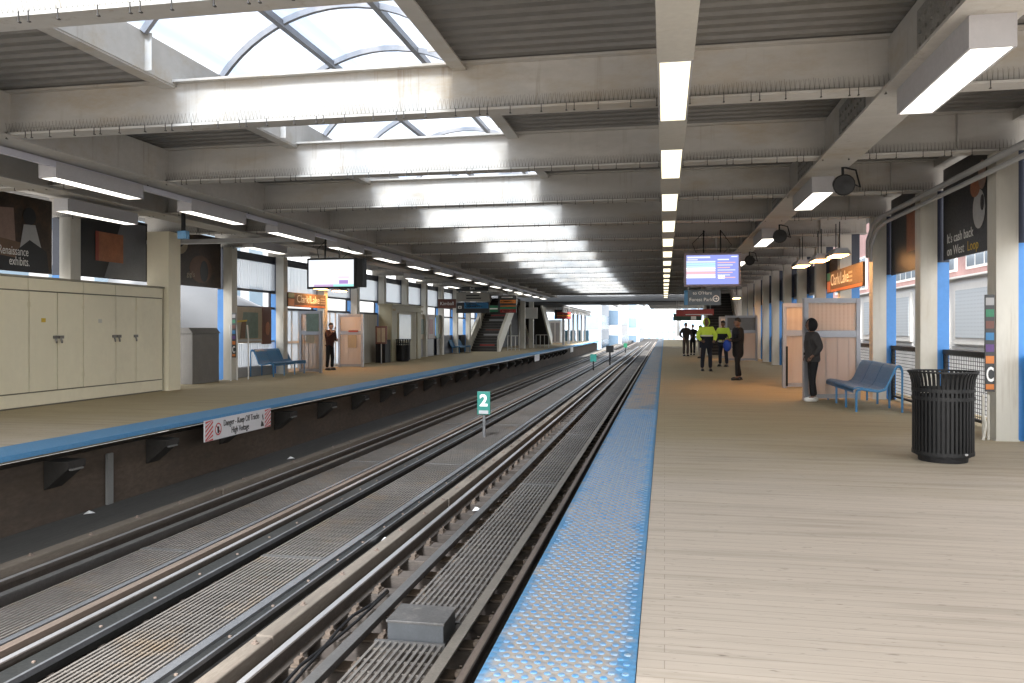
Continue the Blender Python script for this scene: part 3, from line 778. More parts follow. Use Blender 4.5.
# ------------------------------------------------------------------ bins
def litter_bin(x, y, r, h, label, detail=True):
    b = thing('litter_bin', label, 'bin', (x, y, 0), 'black litter bins')
    n = 44 if detail else 20
    m = MB()
    for i in range(n):
        t = 2 * PI * i / n; w = 2 * PI * r / n * .30
        c, s_ = math.cos(t), math.sin(t)
        pr = [(r, .09), (r, .80 * h), (r * 1.02, .86 * h), (r * 1.06, .93 * h), (r * 1.13, .98 * h), (r * 1.15, h * .985)]
        for q in range(len(pr) - 1):
            vs = []
            for (rr, z) in (pr[q], pr[q + 1]):
                for dr in (0, -.012):
                    for dw in (-w, w):
                        vs.append((x + c * (rr + dr) - s_ * dw, y + s_ * (rr + dr) + c * dw, z))
            m.add(vs, [(0, 1, 5, 4), (2, 6, 7, 3), (0, 4, 6, 2), (1, 3, 7, 5)])
    m.build('slats', BLACK, b)
    for z, rr in ((.10, r), (.70 * h, r), (.79 * h, r)):
        m = MB(); m.lathe([(rr - .014, z - .02), (rr - .013, z + .02), (rr + .006, z + .02), (rr + .006, z - .02), (rr - .014, z - .02)], (x, y, 0), 40, False); m.build('hoop', BLACK, b)
    m = MB(); m.lathe([(r * 1.10, h - .02), (r * 1.10, h), (r * 1.16, h), (r * 1.16, h - .02), (r * 1.10, h - .02)], (x, y, 0), 40, False)
    m.build('rim', BLACK, b)
    m = MB(); m.lathe([(r * .3, .06), (r * .90, .06), (r * .92, .73 * h), (r * .88, .73 * h), (r * .86, .1)], (x, y, 0), 32, False); m.build('liner', BLACKP, b, smooth=False)
    m = MB(); m.lathe([(r * .80, 0), (r * .82, .055), (r * .3, .058)], (x, y, 0), 32); m.build('foot', BLACKP, b)
    if detail:
        m = MB(); m.ell((x + .15, y - r * .9 - .01, .11), (.018, .006, .014), 8, 6); m.build('latch', GREYP, b)
    return b
litter_bin(3.11, 9.86, .315, 1.02, 'black slatted litter bin with flared rim standing on the right platform')
# ------------------------------------------------------------------ heated shelters
def shelter_panel(a, b, h, label, notices=(), leftpost=True, handle=None, lower=SHEET, upper=PERF):
    a = Vector(a); b = Vector(b)
    s = thing('shelter_panel', label, 'shelter panel', (a.x, a.y, 0), 'framed side panels of the heated shelters')
    d = (b - a).normalized()
    m = MB()
    m.obox(a, a + d * .09, .09, 0, h); m.obox(b - d * .09, b, .09, 0, h)
    m.obox(a + d * .09, b - d * .09, .07, h - .10, h - .002); m.obox(a + d * .09, b - d * .09, .07, h * .615, h * .68); m.obox(a + d * .09, b - d * .09, .07, .03, .12)
    m.build('panel_frame', ALU, s)
    m = MB(); m.obox(a + d * .09, b - d * .09, .02, h * .68, h - .10); m.build('upper_sheet', upper, s)
    m = MB(); m.obox(a + d * .09, b - d * .09, .02, .12, h * .615)
    L = (b - a).length; n = 5
    for i in range(1, n): q = a + d * (L * i / n); m.obox(q - d * .008, q + d * .008, .032, .12, h * .615)
    m.build('lower_sheet', lower, s)
    for (u0, u1, z0, z1, mt) in notices:
        m = MB(); m.obox(a + d * u0, a + d * u1, .012, z0, z1, -.05); m.build('notice', mt, s)
    if handle:
        m = MB(); q = a + d * handle[0]; m.obox(q - d * .02, q + d * .02, .03, handle[1], handle[2], -.06); m.build('handle', BLACKP, s)
    return s
shelter_panel((2.86, 17.62), (4.05, 18.0), 2.14, 'framed shelter panel behind the bench on the right platform', handle=(.0, .95, 1.0))
shelter_panel((2.93, 21.15), (4.2, 21.4), 2.14, 'framed shelter panel seen behind the hooded person', handle=(.09, .05, 1.05))
shelter_panel((2.75, 38.1), (4.2, 38.3), 2.1, 'far shelter panel with a grey window behind the worker group', upper=paint('dim_window', (.20, .19, .18), .15, 2, .2))
shelter_panel((2.7, 41.6), (4.2, 41.6), 2.1, 'farther shelter panel glowing orange beside the right stairs')
PGLOSS = GLASS
shelter_panel((-12.35, 25.75), (-11.38, 25.35), 2.10, 'glazed shelter panel at the end of the left bench', notices=((.36, .95, 1.40, 2.0, PGRN), (.36, .78, 1.0, 1.28, PTAN)), upper=GLASS, lower=GLASS)
shelter_panel((-12.5, 29.4), (-11.45, 29.35), 2.06, 'framed shelter panel glowing orange behind the person on the left platform', notices=((.42, .78, .75, 1.25, PTAN), (.45, .85, 1.36, 1.43, PRED)))
shelter_panel((-12.2, 76.5), (-11.1, 76.7), 2.1, 'far orange lit shelter panel beyond the left staircase')
def heat_lamp(x, y, z, label, r=.36):
    h = thing('heat_lamp', label, 'heat lamp', (x, y, z), 'hanging heat lamps over the shelters')
    m = MB(); m.prism([(x - .20, z), (x + .20, z), (x + .12, z + .14), (x - .12, z + .14)], 'y', y - r * 1.2, y + r * 1.2); m.build('reflector_hood', ALU, h)
    m = MB(); m.box(x - .15, x + .15, y - r * 1.1, y + r * 1.1, z - .012, z - .003); m.build('heating_element', HEATM, h)
    for q in (-.2, .2): MB().tube([(x, y + q, z + .14), (x, y + q, 3.86)], .012, 5).build('hanger', BLACKP, h)
for i, (x, y) in enumerate(((3.80, 18.9), (3.65, 20.2), (3.5, 21.9))): heat_lamp(x, y, 3.12, ['heat lamp nearest the lit name sign on the right platform', 'middle heat lamp above the right shelter', 'farthest heat lamp above the right shelter'][i])
heat_lamp(3.4, 39.8, 2.95, 'single far heat lamp above the worker group on the right')
for i, (x, y) in enumerate(((-12.0, 26.6), (-11.9, 28.1))): heat_lamp(x, y, 2.90, ['nearer heat lamp under the left lit name sign', 'farther heat lamp above the person on the left platform'][i], .3)
heat_lamp(-11.8, 78, 2.6, 'far heat lamp beyond the left staircase')
# station name signs
def name_sign(x, ya, yb, z0, z1, side, label):
    s = thing('station_sign', label, 'sign', (x, (ya + yb) / 2, z0), 'station name signs')
    fx = '-x' if side > 0 else '+x'; d = -.004 * side
    MB().box(x, x + side * .05, ya, yb, z0, z1).build('sign_board', BROWNB, s)
    h = (z1 - z0); far = yb if side > 0 else ya; sg = -1 if side > 0 else 1
    u = far
    def band(w, c, za, zb):
        nonlocal u
        MB().box(x + d * .6, x + d, min(u, u + sg * w), max(u, u + sg * w), za, zb).build('colour_band', c, s)
    band(.45, GREENP, z0 + h * .62, z1 - .02); band(.45, ORANGEP, z0 + .02, z0 + h * .55); u += sg * .5; band((yb - ya) - .55, ORANGEP, z0 + .01, z0 + h * .14)
    text('Clark/Lake', h * .78, (x + d * 1.8, far + sg * 1.55, z0 + h * .56), fx, LETW, s, sx=1.12)
    for q in range(3): MB().box(x + d * .6, x + d, far + sg * (2.55 + .0), far + sg * 2.95, z0 + h * (.3 + .18 * q), z0 + h * (.40 + .18 * q)).build('small_print', PTAN, s)
name_sign(4.29, 18.75, 22.7, 2.44, 2.98, 1, 'long station name sign lit orange on the right platform')
name_sign(-12.34, CY(6) + .1, CY(7) - .1, 2.24, 2.72, -1, 'long station name sign lit orange on the left platform')

# ------------------------------------------------------------------ hanging screens and signs
def screen(xa, xb, y, z0, z1, bez, label, kind):
    t = thing('information_screen', label, 'screen', ((xa + xb) / 2, y, z0), 'hanging information screens')
    MB().box(xa, xb, y, y + .14, z0, z1).build('screen_case', bez, t, bevel=.008)
    f = .055; a, b, c, d = xa + f, xb - f, z0 + f, z1 - f; w, h = b - a, d - c
    yy = y - .003
    base = emit('screen_blue', (.36, .42, .95), .20) if kind == 'arr' else emit('screen_white', (.90, .94, 1.0), .23)
    MB().box(a, b, yy - .002, yy, c, d).build('display', base, t)
    def bar(u0, u1, v0, v1, col, st, nm='display_row'):
        st *= .45
        MB().box(a + u0 * w, a + u1 * w, yy - .006, yy - .003, c + v0 * h, c + v1 * h).build(nm, emit('scr_%s_%s_%s_%.2f' % (*['%.2f' % q for q in col], st), col, st), t)
    if kind == 'arr':
        cols = [((.75, .85, 1), .5), ((.55, .88, 1), .5), ((.62, .92, .85), .5), ((1, 1, 1), .62), ((1, .86, .80), .55), ((1, .55, .55), .5), ((1, .85, .85), .55), ((1, 1, 1), .6)]
        for i, (cc, st) in enumerate(cols): bar(.0, .56, .74 - i * .075, .80 - i * .075, cc, st)
        bar(.02, .46, .90, .95, (.9, .93, 1), .55, 'title_row'); bar(.86, .98, .92, .95, (.9, .93, 1), .55, 'clock_row'); bar(.02, .22, .83, .86, (.9, .93, 1), .5, 'heading_row'); bar(.60, .82, .82, .86, (.9, .93, 1), .5, 'heading_row')
        for i in range(7): bar(.60, .94 - .05 * (i % 3), .72 - i * .085, .755 - i * .085, [(1, .6, .65), (.85, .88, 1)][i % 2], .45)
        bar(.61, .74, .19, .32, (1, 1, 1), .6, 'logo_block')
    else:
        bar(.66, .90, .30, .38, (.95, .72, .85), .5); bar(.69, .87, .38, .46, (.98, .86, .90), .55); bar(.72, .84, .46, .54, (1, .93, .88), .6); bar(.68, .88, .10, .24, (.52, .34, .75), .42, 'picture_base')
        bar(.55, 1.0, .0, .08, (.40, .85, .80), .48, 'bottom_strip'); bar(.12, .55, .0, .08, (.70, .50, .80), .42, 'bottom_strip')
        bar(.1, .58, .52, .53, (.8, .85, .95), .5); bar(.1, .58, .40, .41, (.8, .85, .95), .5)
    m = MB()
    for q in (.35, .65): m.tube([(xa + (xb - xa) * q, y + .08, z1), (xa + (xb - xa) * q, y + .10, 3.9)], .02, 6)
    m.tube([(xa + .3, y + .08, z1), (xa + .2, y + .2, z1 + .25), (xa + .5, y + .15, 3.88)], .010, 5); m.tube([(xb - .4, y + .08, z1), (xb - .2, y + .2, z1 + .2), (xb - .45, y + .15, 3.88)], .010, 5)
    m.build('hanger', BLACKP, t)
    return t
SILV = paint('screen_bezel_lilac', (.22, .17, .20), .05, 3, .35)
screen(.47, 1.81, 20.0, 2.52, 3.34, SILV, 'lit blue arrivals screen hanging over the right platform', 'arr')
t = screen(-9.40, -8.02, 20.0, 2.56, 3.38, BLACKP, 'lit white advertising screen hanging over the left platform', 'ad')
MB().box(-8.015, -7.83, 20.02, 20.3, 2.60, 3.36).build('rear_case', BLACKP, t)

def hang_sign(x0, x1, y, z0, z1, mat, label, lines=(), lm=LETW, group='hanging direction signs', ztop=3.86, bars=(), extra=()):
    s = thing('hanging_sign', label, 'sign', ((x0 + x1) / 2, y, z0), group)
    MB().box(x0, x1, y, y + .07, z0, z1).build('sign_board', mat, s)
    m = MB()
    for xx in (x0 + .12 * (x1 - x0), x1 - .12 * (x1 - x0)): m.tube([(xx, y + .035, z1), (xx, y + .035, ztop)], .012, 5)
    m.build('hanger', GREYP, s)
    for (body, size, u, v) in lines: text(body, size, (x0 + u * (x1 - x0), y - .004, z0 + v * (z1 - z0)), '-y', lm, s)
    for (u0, u1, v0, v1, mt) in bars: MB().box(x0 + u0 * (x1 - x0), x0 + u1 * (x1 - x0), y - .006, y - .002, z0 + v0 * (z1 - z0), z0 + v1 * (z1 - z0)).build('printed_band', mt, s)
    return s
s = hang_sign(.50, 1.42, 21.2, 2.10, 2.50, paint('sign_slate', (.05, .075, .10), .1, 4, .4), 'slate and blue sign with an arrow in a ring, below the arrivals screen',
              [("to O'Hare", .115, .50, .78), ('Forest Park', .125, .46, .36)], bars=((.0, .10, .02, .98, BLUESIGN),))
m = MB(); cx, cz = 1.30, 2.27
for i in range(16):
    a, b = 2 * PI * i / 16, 2 * PI * (i + 1) / 16
    m.add([(cx + r_ * math.cos(t_), 21.195, cz + r_ * math.sin(t_)) for t_ in (a, b) for r_ in (.06, .085)], [(0, 1, 3, 2)])
m.add([(cx - .045, 21.195, cz - .008), (cx + .01, 21.195, cz - .008), (cx + .01, 21.195, cz + .008), (cx - .045, 21.195, cz + .008)], [(0, 1, 2, 3)]); m.add([(cx + .005, 21.195, cz - .035), (cx + .045, 21.195, cz), (cx + .005, 21.195, cz + .035)], [(0, 1, 2)])
m.build('arrow_ring', LETW, s)
hang_sign(.80, 2.0, 34, 2.05, 2.30, REDP, 'dark red hanging sign just behind the blue arrow sign', bars=((.05, .95, .05, .18, LETW),))
hang_sign(.55, 1.75, 40, 2.10, 2.42, REDP, 'second dark red hanging sign farther along the right platform')
hang_sign(.50, 2.1, 47, 1.95, 2.35, paint('sign_darkgreen', (.03, .08, .06), .1, 4, .5), 'far dark green hanging sign on the right platform', bars=((.62, .80, .1, .8, LETW),))
hang_sign(-13.3 + 1.2, -11.1, 42, 2.60, 3.10, BROWNSIGN, 'brown hanging sign reading Kimball on the left platform', [('Kimball', .26, .5, .5)])
hang_sign(-11.6, -9.75, 44, 3.62, 3.90, DARKSIGN, 'narrow black hanging sign above the grey sign on the left platform', [('Exit', .18, .5, .5)], ztop=3.95)
hang_sign(-11.68, -9.75, 44.3, 3.02, 3.55, paint('sign_grey', (.30, .29, .26), .08, 4, .5), 'grey hanging sign above the blue one on the left platform', bars=((.3, .7, .6, .75, DARKSIGN), (.3, .75, .3, .45, DARKSIGN)))
hang_sign(-11.68, -9.75, 44.3, 2.38, 3.0, DARKSIGN, 'blue hanging sign with a white square on the left platform', bars=((.24, .97, .42, .96, BLUESIGN), (.05, .16, .40, .66, LETW), (.08, .13, .46, .60, DARKSIGN), (.3, .62, .78, .88, LETW), (.3, .75, .56, .66, LETW)), ztop=3.0)
hang_sign(-10.6, -9.45, 46.5, 2.48, 2.86, GREENP, 'small green hanging sign in front of the left staircase', bars=((.25, .75, .42, .6, LETW),))
hang_sign(-9.65, -8.55, 46.2, 2.42, 3.45, DARKSIGN, 'stacked black sign with orange green and red bands before the staircase', bars=((.12, .98, .55, .74, ORANGEP), (.12, .98, .36, .42, ORANGEP), (.12, .98, .22, .34, GREENP), (.12, .98, .02, .20, REDP), (.2, .8, .62, .67, LETW), (.2, .8, .08, .13, LETW), (.2, .8, .86, .92, LETW)))
hang_sign(-9.2, -8.3, 47, 3.50, 3.72, LETW, 'small white box sign above the stacked sign', ztop=3.9)
hang_sign(-9.8, -8.3, 72, 2.35, 3.2, DARKSIGN, 'far stacked sign with red and orange bands beyond the left staircase', bars=((.15, .98, .55, .75, REDP), (.15, .98, .3, .45, ORANGEP), (.15, .98, .05, .22, REDP)), ztop=3.5)

# danger sign on the platform edge
d = thing('warning_sign', 'white Danger Keep Off Tracks sign with red striped ends on the left platform edge', 'sign', (-7.5, 13.3, -.40))
MB().box(-7.555, -7.53, 12.15, 14.42, -.40, -.045).build('sign_board', paint('warning_white', (.66, .64, .64), .04, 4, .5), d)
m = MB()
for a0 in (12.16, 14.18):
    for i in range(-2, 6):
        z = -.40 + i * .075
        pts = [(a0, z), (a0, z + .035), (a0 + .23, z + .035 + .15), (a0 + .23, z + .15)]
        # clip to the board height
        q = [(yy, min(max(zz, -.396), -.05)) for yy, zz in pts]
        if max(zz for _, zz in q) - min(zz for _, zz in q) > .01: m.add([(-7.527, yy, zz) for yy, zz in q], [(0, 1, 2, 3)])
m.build('red_stripes', SIGNRED, d)
text('Danger - Keep Off Tracks', .155, (-7.525, 13.34, -.15), '+x', LETK, d, sx=.76); text('High Voltage', .155, (-7.525, 13.28, -.30), '+x', LETK, d, sx=.76)
m = MB()
for i in range(20):
    a, b = 2 * PI * i / 20, 2 * PI * (i + 1) / 20
    m.add([(-7.526, 12.55 + r_ * .95 * math.cos(t_), -.225 + r_ * math.sin(t_)) for t_ in (a, b) for r_ in (.085, .108)], [(0, 1, 3, 2)])
m.add([(-7.526, 12.55 - .07, -.165), (-7.526, 12.55 - .055, -.15), (-7.526, 12.55 + .07, -.285), (-7.526, 12.55 + .055, -.30)], [(0, 1, 2, 3)])
m.build('prohibition_ring', SIGNRED, d)
m = MB(); m.add([(-7.526, 12.55 - .02, -.30), (-7.526, 12.55 + .02, -.30), (-7.526, 12.55 + .03, -.18), (-7.526, 12.55 - .03, -.18)], [(0, 1, 2, 3)]); m.add([(-7.526, 14.02, -.36), (-7.526, 14.15, -.36), (-7.526, 14.12, -.30), (-7.526, 14.05, -.25)], [(0, 1, 2, 3)]); m.add([(-7.526, 14.1, -.25), (-7.526, 14.13, -.23), (-7.526, 14.1, -.12), (-7.526, 14.07, -.16)], [(0, 1, 2, 3)]); m.build('pictogram', LETK, d)
for i, y in enumerate((47.6, 66)):
    o = thing('edge_sign', ['small white sign on the left platform edge beyond the staircase', 'tiny far white sign on the left platform edge'][i], 'sign', (-7.52, y, -.45)); MB().box(-7.555, -7.53, y - .9, y + .9, -.45, -.06).build('sign_board', LETW, o)
# brackets under the left edge
br0 = None
for i in range(28):
    y = 7.2 + i * 2.1
    if br0 is None:
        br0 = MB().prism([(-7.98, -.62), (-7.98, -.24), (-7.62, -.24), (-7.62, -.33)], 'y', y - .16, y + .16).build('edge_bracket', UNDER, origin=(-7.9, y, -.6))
        tag(br0, 'dark triangular bracket under the left platform edge', 'bracket', 'brackets under the left platform edge')
        mm = MB(); mm.box(-7.64, -7.60, y - .12, y + .10, -.36, -.335); t_ = mm.build('bracket_tip', paint('tip_grey', (.16, .155, .145), .2, 6, .5), br0)
    else: dup(br0, (0, i * 2.1, 0))

# ------------------------------------------------------------------ tracks
YT0, YT1 = 1.0, 150.0
def rail_prof(x, zt, h=.14):
    return [(x - .065, zt - h), (x + .065, zt - h), (x + .065, zt - h + .015), (x + .012, zt - h + .03), (x + .012, zt - .045), (x + .036, zt - .035), (x + .036, zt - .004), (x + .028, zt), (x - .028, zt), (x - .036, zt - .004), (x - .036, zt - .035), (x - .012, zt - .045), (x - .012, zt - h + .03), (x - .065, zt - h + .015)]
def rail(x, label, headmat, zt=-.95):
    r = thing('running_rail', label, 'rail', (x, YT0, zt - .14), 'running rails of the two tracks')
    m = MB(); m.prism(rail_prof(x, zt), 'y', YT0, YT1); m.build('rail_body', RAILB, r)
    m = MB(); m.box(x - .026, x + .026, YT0, YT1, zt + .0005, zt + .003); m.build('rail_head', headmat, r)
rail(-1.40, 'running rail nearest the right platform', RUST)
rail(-2.88, 'shiny far running rail of the near track', RAILTOP)
rail(-4.80, 'shiny near running rail of the left track', RAILTOP)
rail(-6.33, 'running rail nearest the left platform', RAILTOP)
def bar(name, x0, x1, z0, z1, mat, label, cat, y0=YT0, y1=YT1):
    return tag(MB().box(x0, x1, y0, y1, z0, z1).build(name, mat), label, cat)
def channel(name, x, label, mat):
    m = MB(); m.box(x - .045, x + .045, YT0, YT1, -.955, -.935); m.box(x - .045, x - .028, YT0, YT1, -1.07, -.956); m.box(x - .10, x - .0455, YT0, YT1, -1.07, -1.05)
    return tag(m.build(name, mat), label, 'guard rail')
GRD = paint('guard_grey', (.13, .125, .12), .2, 5, .5, metal=.3)
GRB = paint('guard_brown', (.20, .175, .145), .2, 5, .6)
channel('guard_rail', -2.41, 'grey guard rail left of the near walkway grating', GRD)
channel('guard_rail', -1.60, 'brownish guard rail right of the near walkway grating', GRB)
channel('guard_rail', -5.97, 'grey guard rail left of the far walkway grating', GRD)
tag(MB().box(-5.0, -4.915, YT0, YT1, -1.05, -.935).build('guard_rail', RUST), 'rust brown guard rail beside the shiny rail of the left track', 'guard rail')
def timber(x0, x1, label):
    t = thing('guard_timber', label, 'timber', (x0, YT0, -1.1)); y = 1.0; 
    rr = random.Random(3)
    m = MB()
    while y < 110:
        L = rr.uniform(4.5, 5.5); m.box(x0 + rr.uniform(-.006, .006), x1 + rr.uniform(-.006, .006), y, y + L - .012, -1.10, -.885 + rr.uniform(-.006, .006)); y += L
    m.build('beam_wood', TIMB, t, bevel=.012)
    b0 = MB().lathe([(.03, 0), (.03, .008), (.014, .010), (.014, .025), (.0, .027)], ((x0 + x1) / 2, 3.0, -.882), 8).build('bolt', RUST, t)
    for q in range(1, 24):
        c = dup(b0, (0, 0, 0), None, t); c.location = (rr.uniform(-.02, .02), .86 * q, 0)
timber(-3.12, -2.975, 'long brown guard timber with bolts left of the near track')
timber(-6.60, -6.44, 'long grey brown guard timber along the left track')
def cover(x0, x1, label, strips):
    c = thing('third_rail_cover', label, 'rail cover', (x0, YT0, -1.1), 'dark boards covering the power rails')
    m = MB(); m.box(x0, x1, YT0, 110, -1.08, -.975); m.build('cover_board', THIRD, c)
    for a, b, z, mt in strips: MB().box(a, b, YT0, 110, -1.0, z).build('metal_strip', mt, c)
    b0 = MB().lathe([(.015, 0), (.015, .010), (.008, .014)], ((x0 + x1) / 2 + .01, 3.0, -.975), 8).build('bolt', RUST, c)
    for q in range(1, 30):
        d = dup(b0, (0, 0, 0), None, c); d.location = (0, .72 * q, 0)
cover(-4.70, -4.505, 'dark bolted power rail cover beside the left track', ((-4.50, -4.475, -.955, STRIPM),))
cover(-3.47, -3.40, 'dark bolted power rail cover beside the guard timber', ((-3.56, -3.475, -.95, STRIPM), (-3.395, -3.375, -.965, STRIPM)))
tag(MB().box(-5.125, -5.06, YT0, 110, -1.0, -.95).build('edge_strip', STRIPM), 'pale steel strip right of the far walkway grating', 'strip')

def grating(x0, x1, n, y0, y1, label, mat, step=.13):
    g = thing('walkway_grating', label, 'grating', ((x0 + x1) / 2, y0, -1.0), 'walkway gratings between the rails')
    m = MB(); pitch = (x1 - x0) / n; w = pitch * .44
    for i in range(n): xx = x0 + (i + .5) * pitch; m.box(xx - w / 2, xx + w / 2, y0, y1, -.960, -.95)
    y = y0 + .05
    while y < y1: m.box(x0, x1, y - .004, y + .004, -.976, -.9605); y += step
    m.build('grating_bars', mat, g)
    for q in (y0, y1 - .03): MB().box(x0, x1, q, q + .03, -1.0, -.946).build('end_plate', GRD, g)
    return g
def gratings(x0, x1, n, mat, what, spans):
    for i, (a, b) in enumerate(spans):
        grating(x0, x1, n, a, b - .02, '%s, %s section from the camera' % (what, ORD[i]), mat, .20 if b < 35 else .8)
gratings(-2.24, -1.67, 11, GRATD, 'grating walkway inside the near track', [(2.0, 6.02)] + [(6.45 + 6 * i, 12.45 + 6 * i) for i in range(14)])
gratings(-4.27, -3.57, 15, GRATM, 'grating walkway between the two tracks', [(2 + 6 * i, 8 + 6 * i) for i in range(15)])
gratings(-5.72, -5.14, 12, GRATM, 'grating walkway inside the left track', [(2 + 6 * i, 8 + 6 * i) for i in range(15)])
# junction box on the near grating
o = thing('track_box', 'dark metal junction box with a worn lid set into the near grating', 'box', (-1.92, 6.2, -1.0))
MB().box(-2.16, -1.70, 6.05, 6.42, -1.0, -.83).build('box_body', paint('box_dark', (.07, .075, .08), .2, 6, .5), o, bevel=.006)
MB().box(-2.17, -1.69, 6.04, 6.43, -.829, -.808).build('lid', paint('lid_worn', (.10, .095, .09), .3, 5, .5, dirt=(.28, .25, .22), damt=.8), o, bevel=.004)
# ties
def tie(x0, x1, y, fast, label, group):
    t = MB().box(x0, x1, y - .11, y + .11, -1.33, -1.095).build('crosstie', TIEM, None, False, .008, (x0, y, -1.33))
    tag(t, label, 'tie', group)
    for fx in fast:
        m = MB(); m.box(fx - .13, fx + .13, y - .085, y + .085, -1.094, -1.08)
        for sx in (-.10, .10):
            m.box(fx + sx - .022, fx + sx + .022, y - .05, y + .02, -1.08, -1.045); m.lathe([(.02, 0), (.02, .02), (.012, .026), (.012, .05)], (fx + sx, y + .04, -1.08), 6)
        m.build('rail_fastener', paint('fastener_rust', (.16, .12, .09), .3, 12, .7), t)
    return t
ta = tb_ = None
for i in range(130):
    y = 2.3 + i * .58
    if ta is None: ta = tie(-3.30, -.98, y, (-1.40, -2.88, -2.41, -1.60), 'wooden crosstie under the near track', 'crossties of the near track')
    elif i < 34: dup(ta, (0, i * .58, 0))
    else: c = ta.copy(); COL.objects.link(c); c.location.y += i * .58
for i in range(130):
    y = 5.0 + i * .58
    if tb_ is None: tb_ = tie(-6.60, -4.5, y, (-4.80, -6.33, -5.97), 'wooden crosstie under the left track', 'crossties of the left track')
    elif i < 34: dup(tb_, (0, i * .58, 0))
    else: c = tb_.copy(); COL.objects.link(c); c.location.y += i * .58
# cables beside the near rail
rr = random.Random(11)
m = MB()
for q in range(2):
    pts = [(-2.68 + .05 * q + rr.uniform(-.04, .04), 4.6 + .35 * i, -1.06 + rr.uniform(0, .02)) for i in range(9)]; m.tube(pts, .014, 6)
tag(m.build('track_cable', BLACKP, smooth=True), 'black cables lying between the near rails', 'cable')
o = MB().box(-7.97, -7.93, 10.30, 10.42, -1.06, -.32).build('marker_plate', paint('plate_pale', (.20, .20, .19), .1, 6, .5)); tag(o, 'narrow pale plate standing against the wall under the left platform', 'plate')
lit = [(-7.8, 9.75), (-3.3, 9.2), (-4.9, 12.4), (-7.2, 14.6), (-2.6, 11.0)]
for i, (x, y) in enumerate(lit):
    m = MB(); z = -1.06 if x < -6 else -1.07
    m.add([(x - .06, y - .04, z), (x + .05, y - .05, z + .02), (x + .07, y + .04, z + .01), (x - .04, y + .05, z + .04), (x, y, z + .05)], [(0, 1, 4), (1, 2, 4), (2, 3, 4), (3, 0, 4), (3, 2, 1, 0)])
    tag(m.build('paper_scrap', LETW), ['crumpled white paper below the left platform wall', 'paper scrap beside the brown guard timber', 'paper scrap under the dark rail cover', 'paper scrap on the boards past the first bracket', 'paper scrap between the near rails'][i], 'litter')
# milepost 2
o = thing('marker_sign', 'green marker sign with a white number 2 standing between the tracks', 'sign', (-4.0, 17.6, -1.0))
MB().tube([(-4.0, 17.62, -1.0), (-4.0, 17.62, -.35)], .035, 8).build('post', paint('post_grey', (.13, .13, .13), .2, 5, .5), o)
MB().box(-4.15, -3.85, 17.57, 17.60, -.44, .08).build('sign_board', TEALP, o, bevel=.01)
text('2', .36, (-4.0, 17.566, -.13), '-y', LETW, o, bold=.012); MB().box(-4.11, -3.89, 17.563, 17.568, -.42, -.345).build('printed_band', GREYP, o)
for i, (x, y, mt) in enumerate(((-4.1, 47, TEALP), (-3.9, 82, GREENP))):
    o = thing('track_marker', ['teal track marker post farther down between the tracks', 'tiny far green track marker between the tracks'][i], 'marker', (x, y, -1)); MB().tube([(x, y, -1), (x, y, -.4)], .05, 6).build('post', BLACKP, o); MB().box(x - .18, x + .18, y - .03, y, -.45, .0).build('marker_board', mt, o)
o = thing('track_signal', 'short black signal post beside the far teal marker', 'signal', (-3.6, 54, -1)); MB().tube([(-3.6, 54, -1), (-3.6, 54, 0)], .06, 6).build('post', BLACKP, o); MB().box(-3.85, -3.35, 53.9, 54.1, -.1, .35).build('signal_head', BLACK, o)

# ------------------------------------------------------------------ kiosk etc on the left platform
o = thing('kiosk', 'olive metal kiosk with a pale window on the left platform', 'kiosk', (-12.3, 36.5, 0))
MB().box(-12.6, -12.0, 34.2, 38.6, 0, 2.55).build('kiosk_body', OLIVE, o, bevel=.01); MB().box(-12.65, -11.9, 34.1, 38.7, 2.553, 2.62).build('kiosk_roof', OLIVE, o)
w = MB().box(-11.998, -11.96, 35.0, 36.9, .85, 2.22).build('window', OLIVE, o); MB().box(-11.958, -11.95, 35.1, 36.8, .95, 2.15).build('pane', paint('pane_pale', (.42, .48, .50), .08, 2, .2), w)
MB().tube([(-11.9, 37.6, 0), (-11.9, 37.6, 2.4)], .04, 6).build('corner_pipe', OLIVE, o); MB().box(-11.99, -11.85, 34.3, 38.5, 2.30, 2.40).build('awning_bar', OLIVE, o)
o = MB().box(-12.4, -11.95, 33.2, 33.9, 0, 1.0).build('equipment_box', BLACKP, bevel=.01); tag(o, 'black equipment box beside the olive kiosk', 'box')
litter_bin(-11.75, 35.0, .33, 1.02, 'black litter bin in front of the olive kiosk', False)
o = thing('notice_stand', 'red and black notice panel on a pole before the olive kiosk', 'notice', (-11.8, 32.3, 0)); MB().tube([(-11.8, 32.3, 0), (-11.8, 32.3, .95)], .025, 6).build('post', GREYP, o); MB().box(-12.05, -11.55, 32.27, 32.33, .85, 1.60).build('notice_board', BROWNSIGN, o)
for q in range(2): MB().box(-11.98 + .2 * q, -11.82 + .2 * q, 32.262, 32.268, .92, 1.52).build('printed_sheet', PTAN, o)
for i, (ya, mt) in enumerate(((39.9, PTAN), (41.5, PPINK), (43.3, PGRN))):
    o = thing('map_board', ['tan map board beyond the olive kiosk', 'pinkish poster board beyond the olive kiosk', 'greenish map board beside the far bench'][i], 'board', (-12.5, ya, 0))
    MB().box(-12.6, -12.5, ya, ya + 1.3, .95, 2.25).build('board_face', mt, o); MB().box(-12.497, -12.49, ya + .2, ya + .9, 1.2, 2.0).build('printed_area', [PGRN, PRED, PTAN][i], o)
    MB().box(-12.6, -12.55, ya + .1, ya + 1.2, 0, .92).build('lower_panel', MESHG, o)
o = MB().box(-12.92, -12.62, 48.9, 49.8, 0, 1.05).build('equipment_box', BLACK, bevel=.01); tag(o, 'black box between the far blue bench and the staircase', 'box')

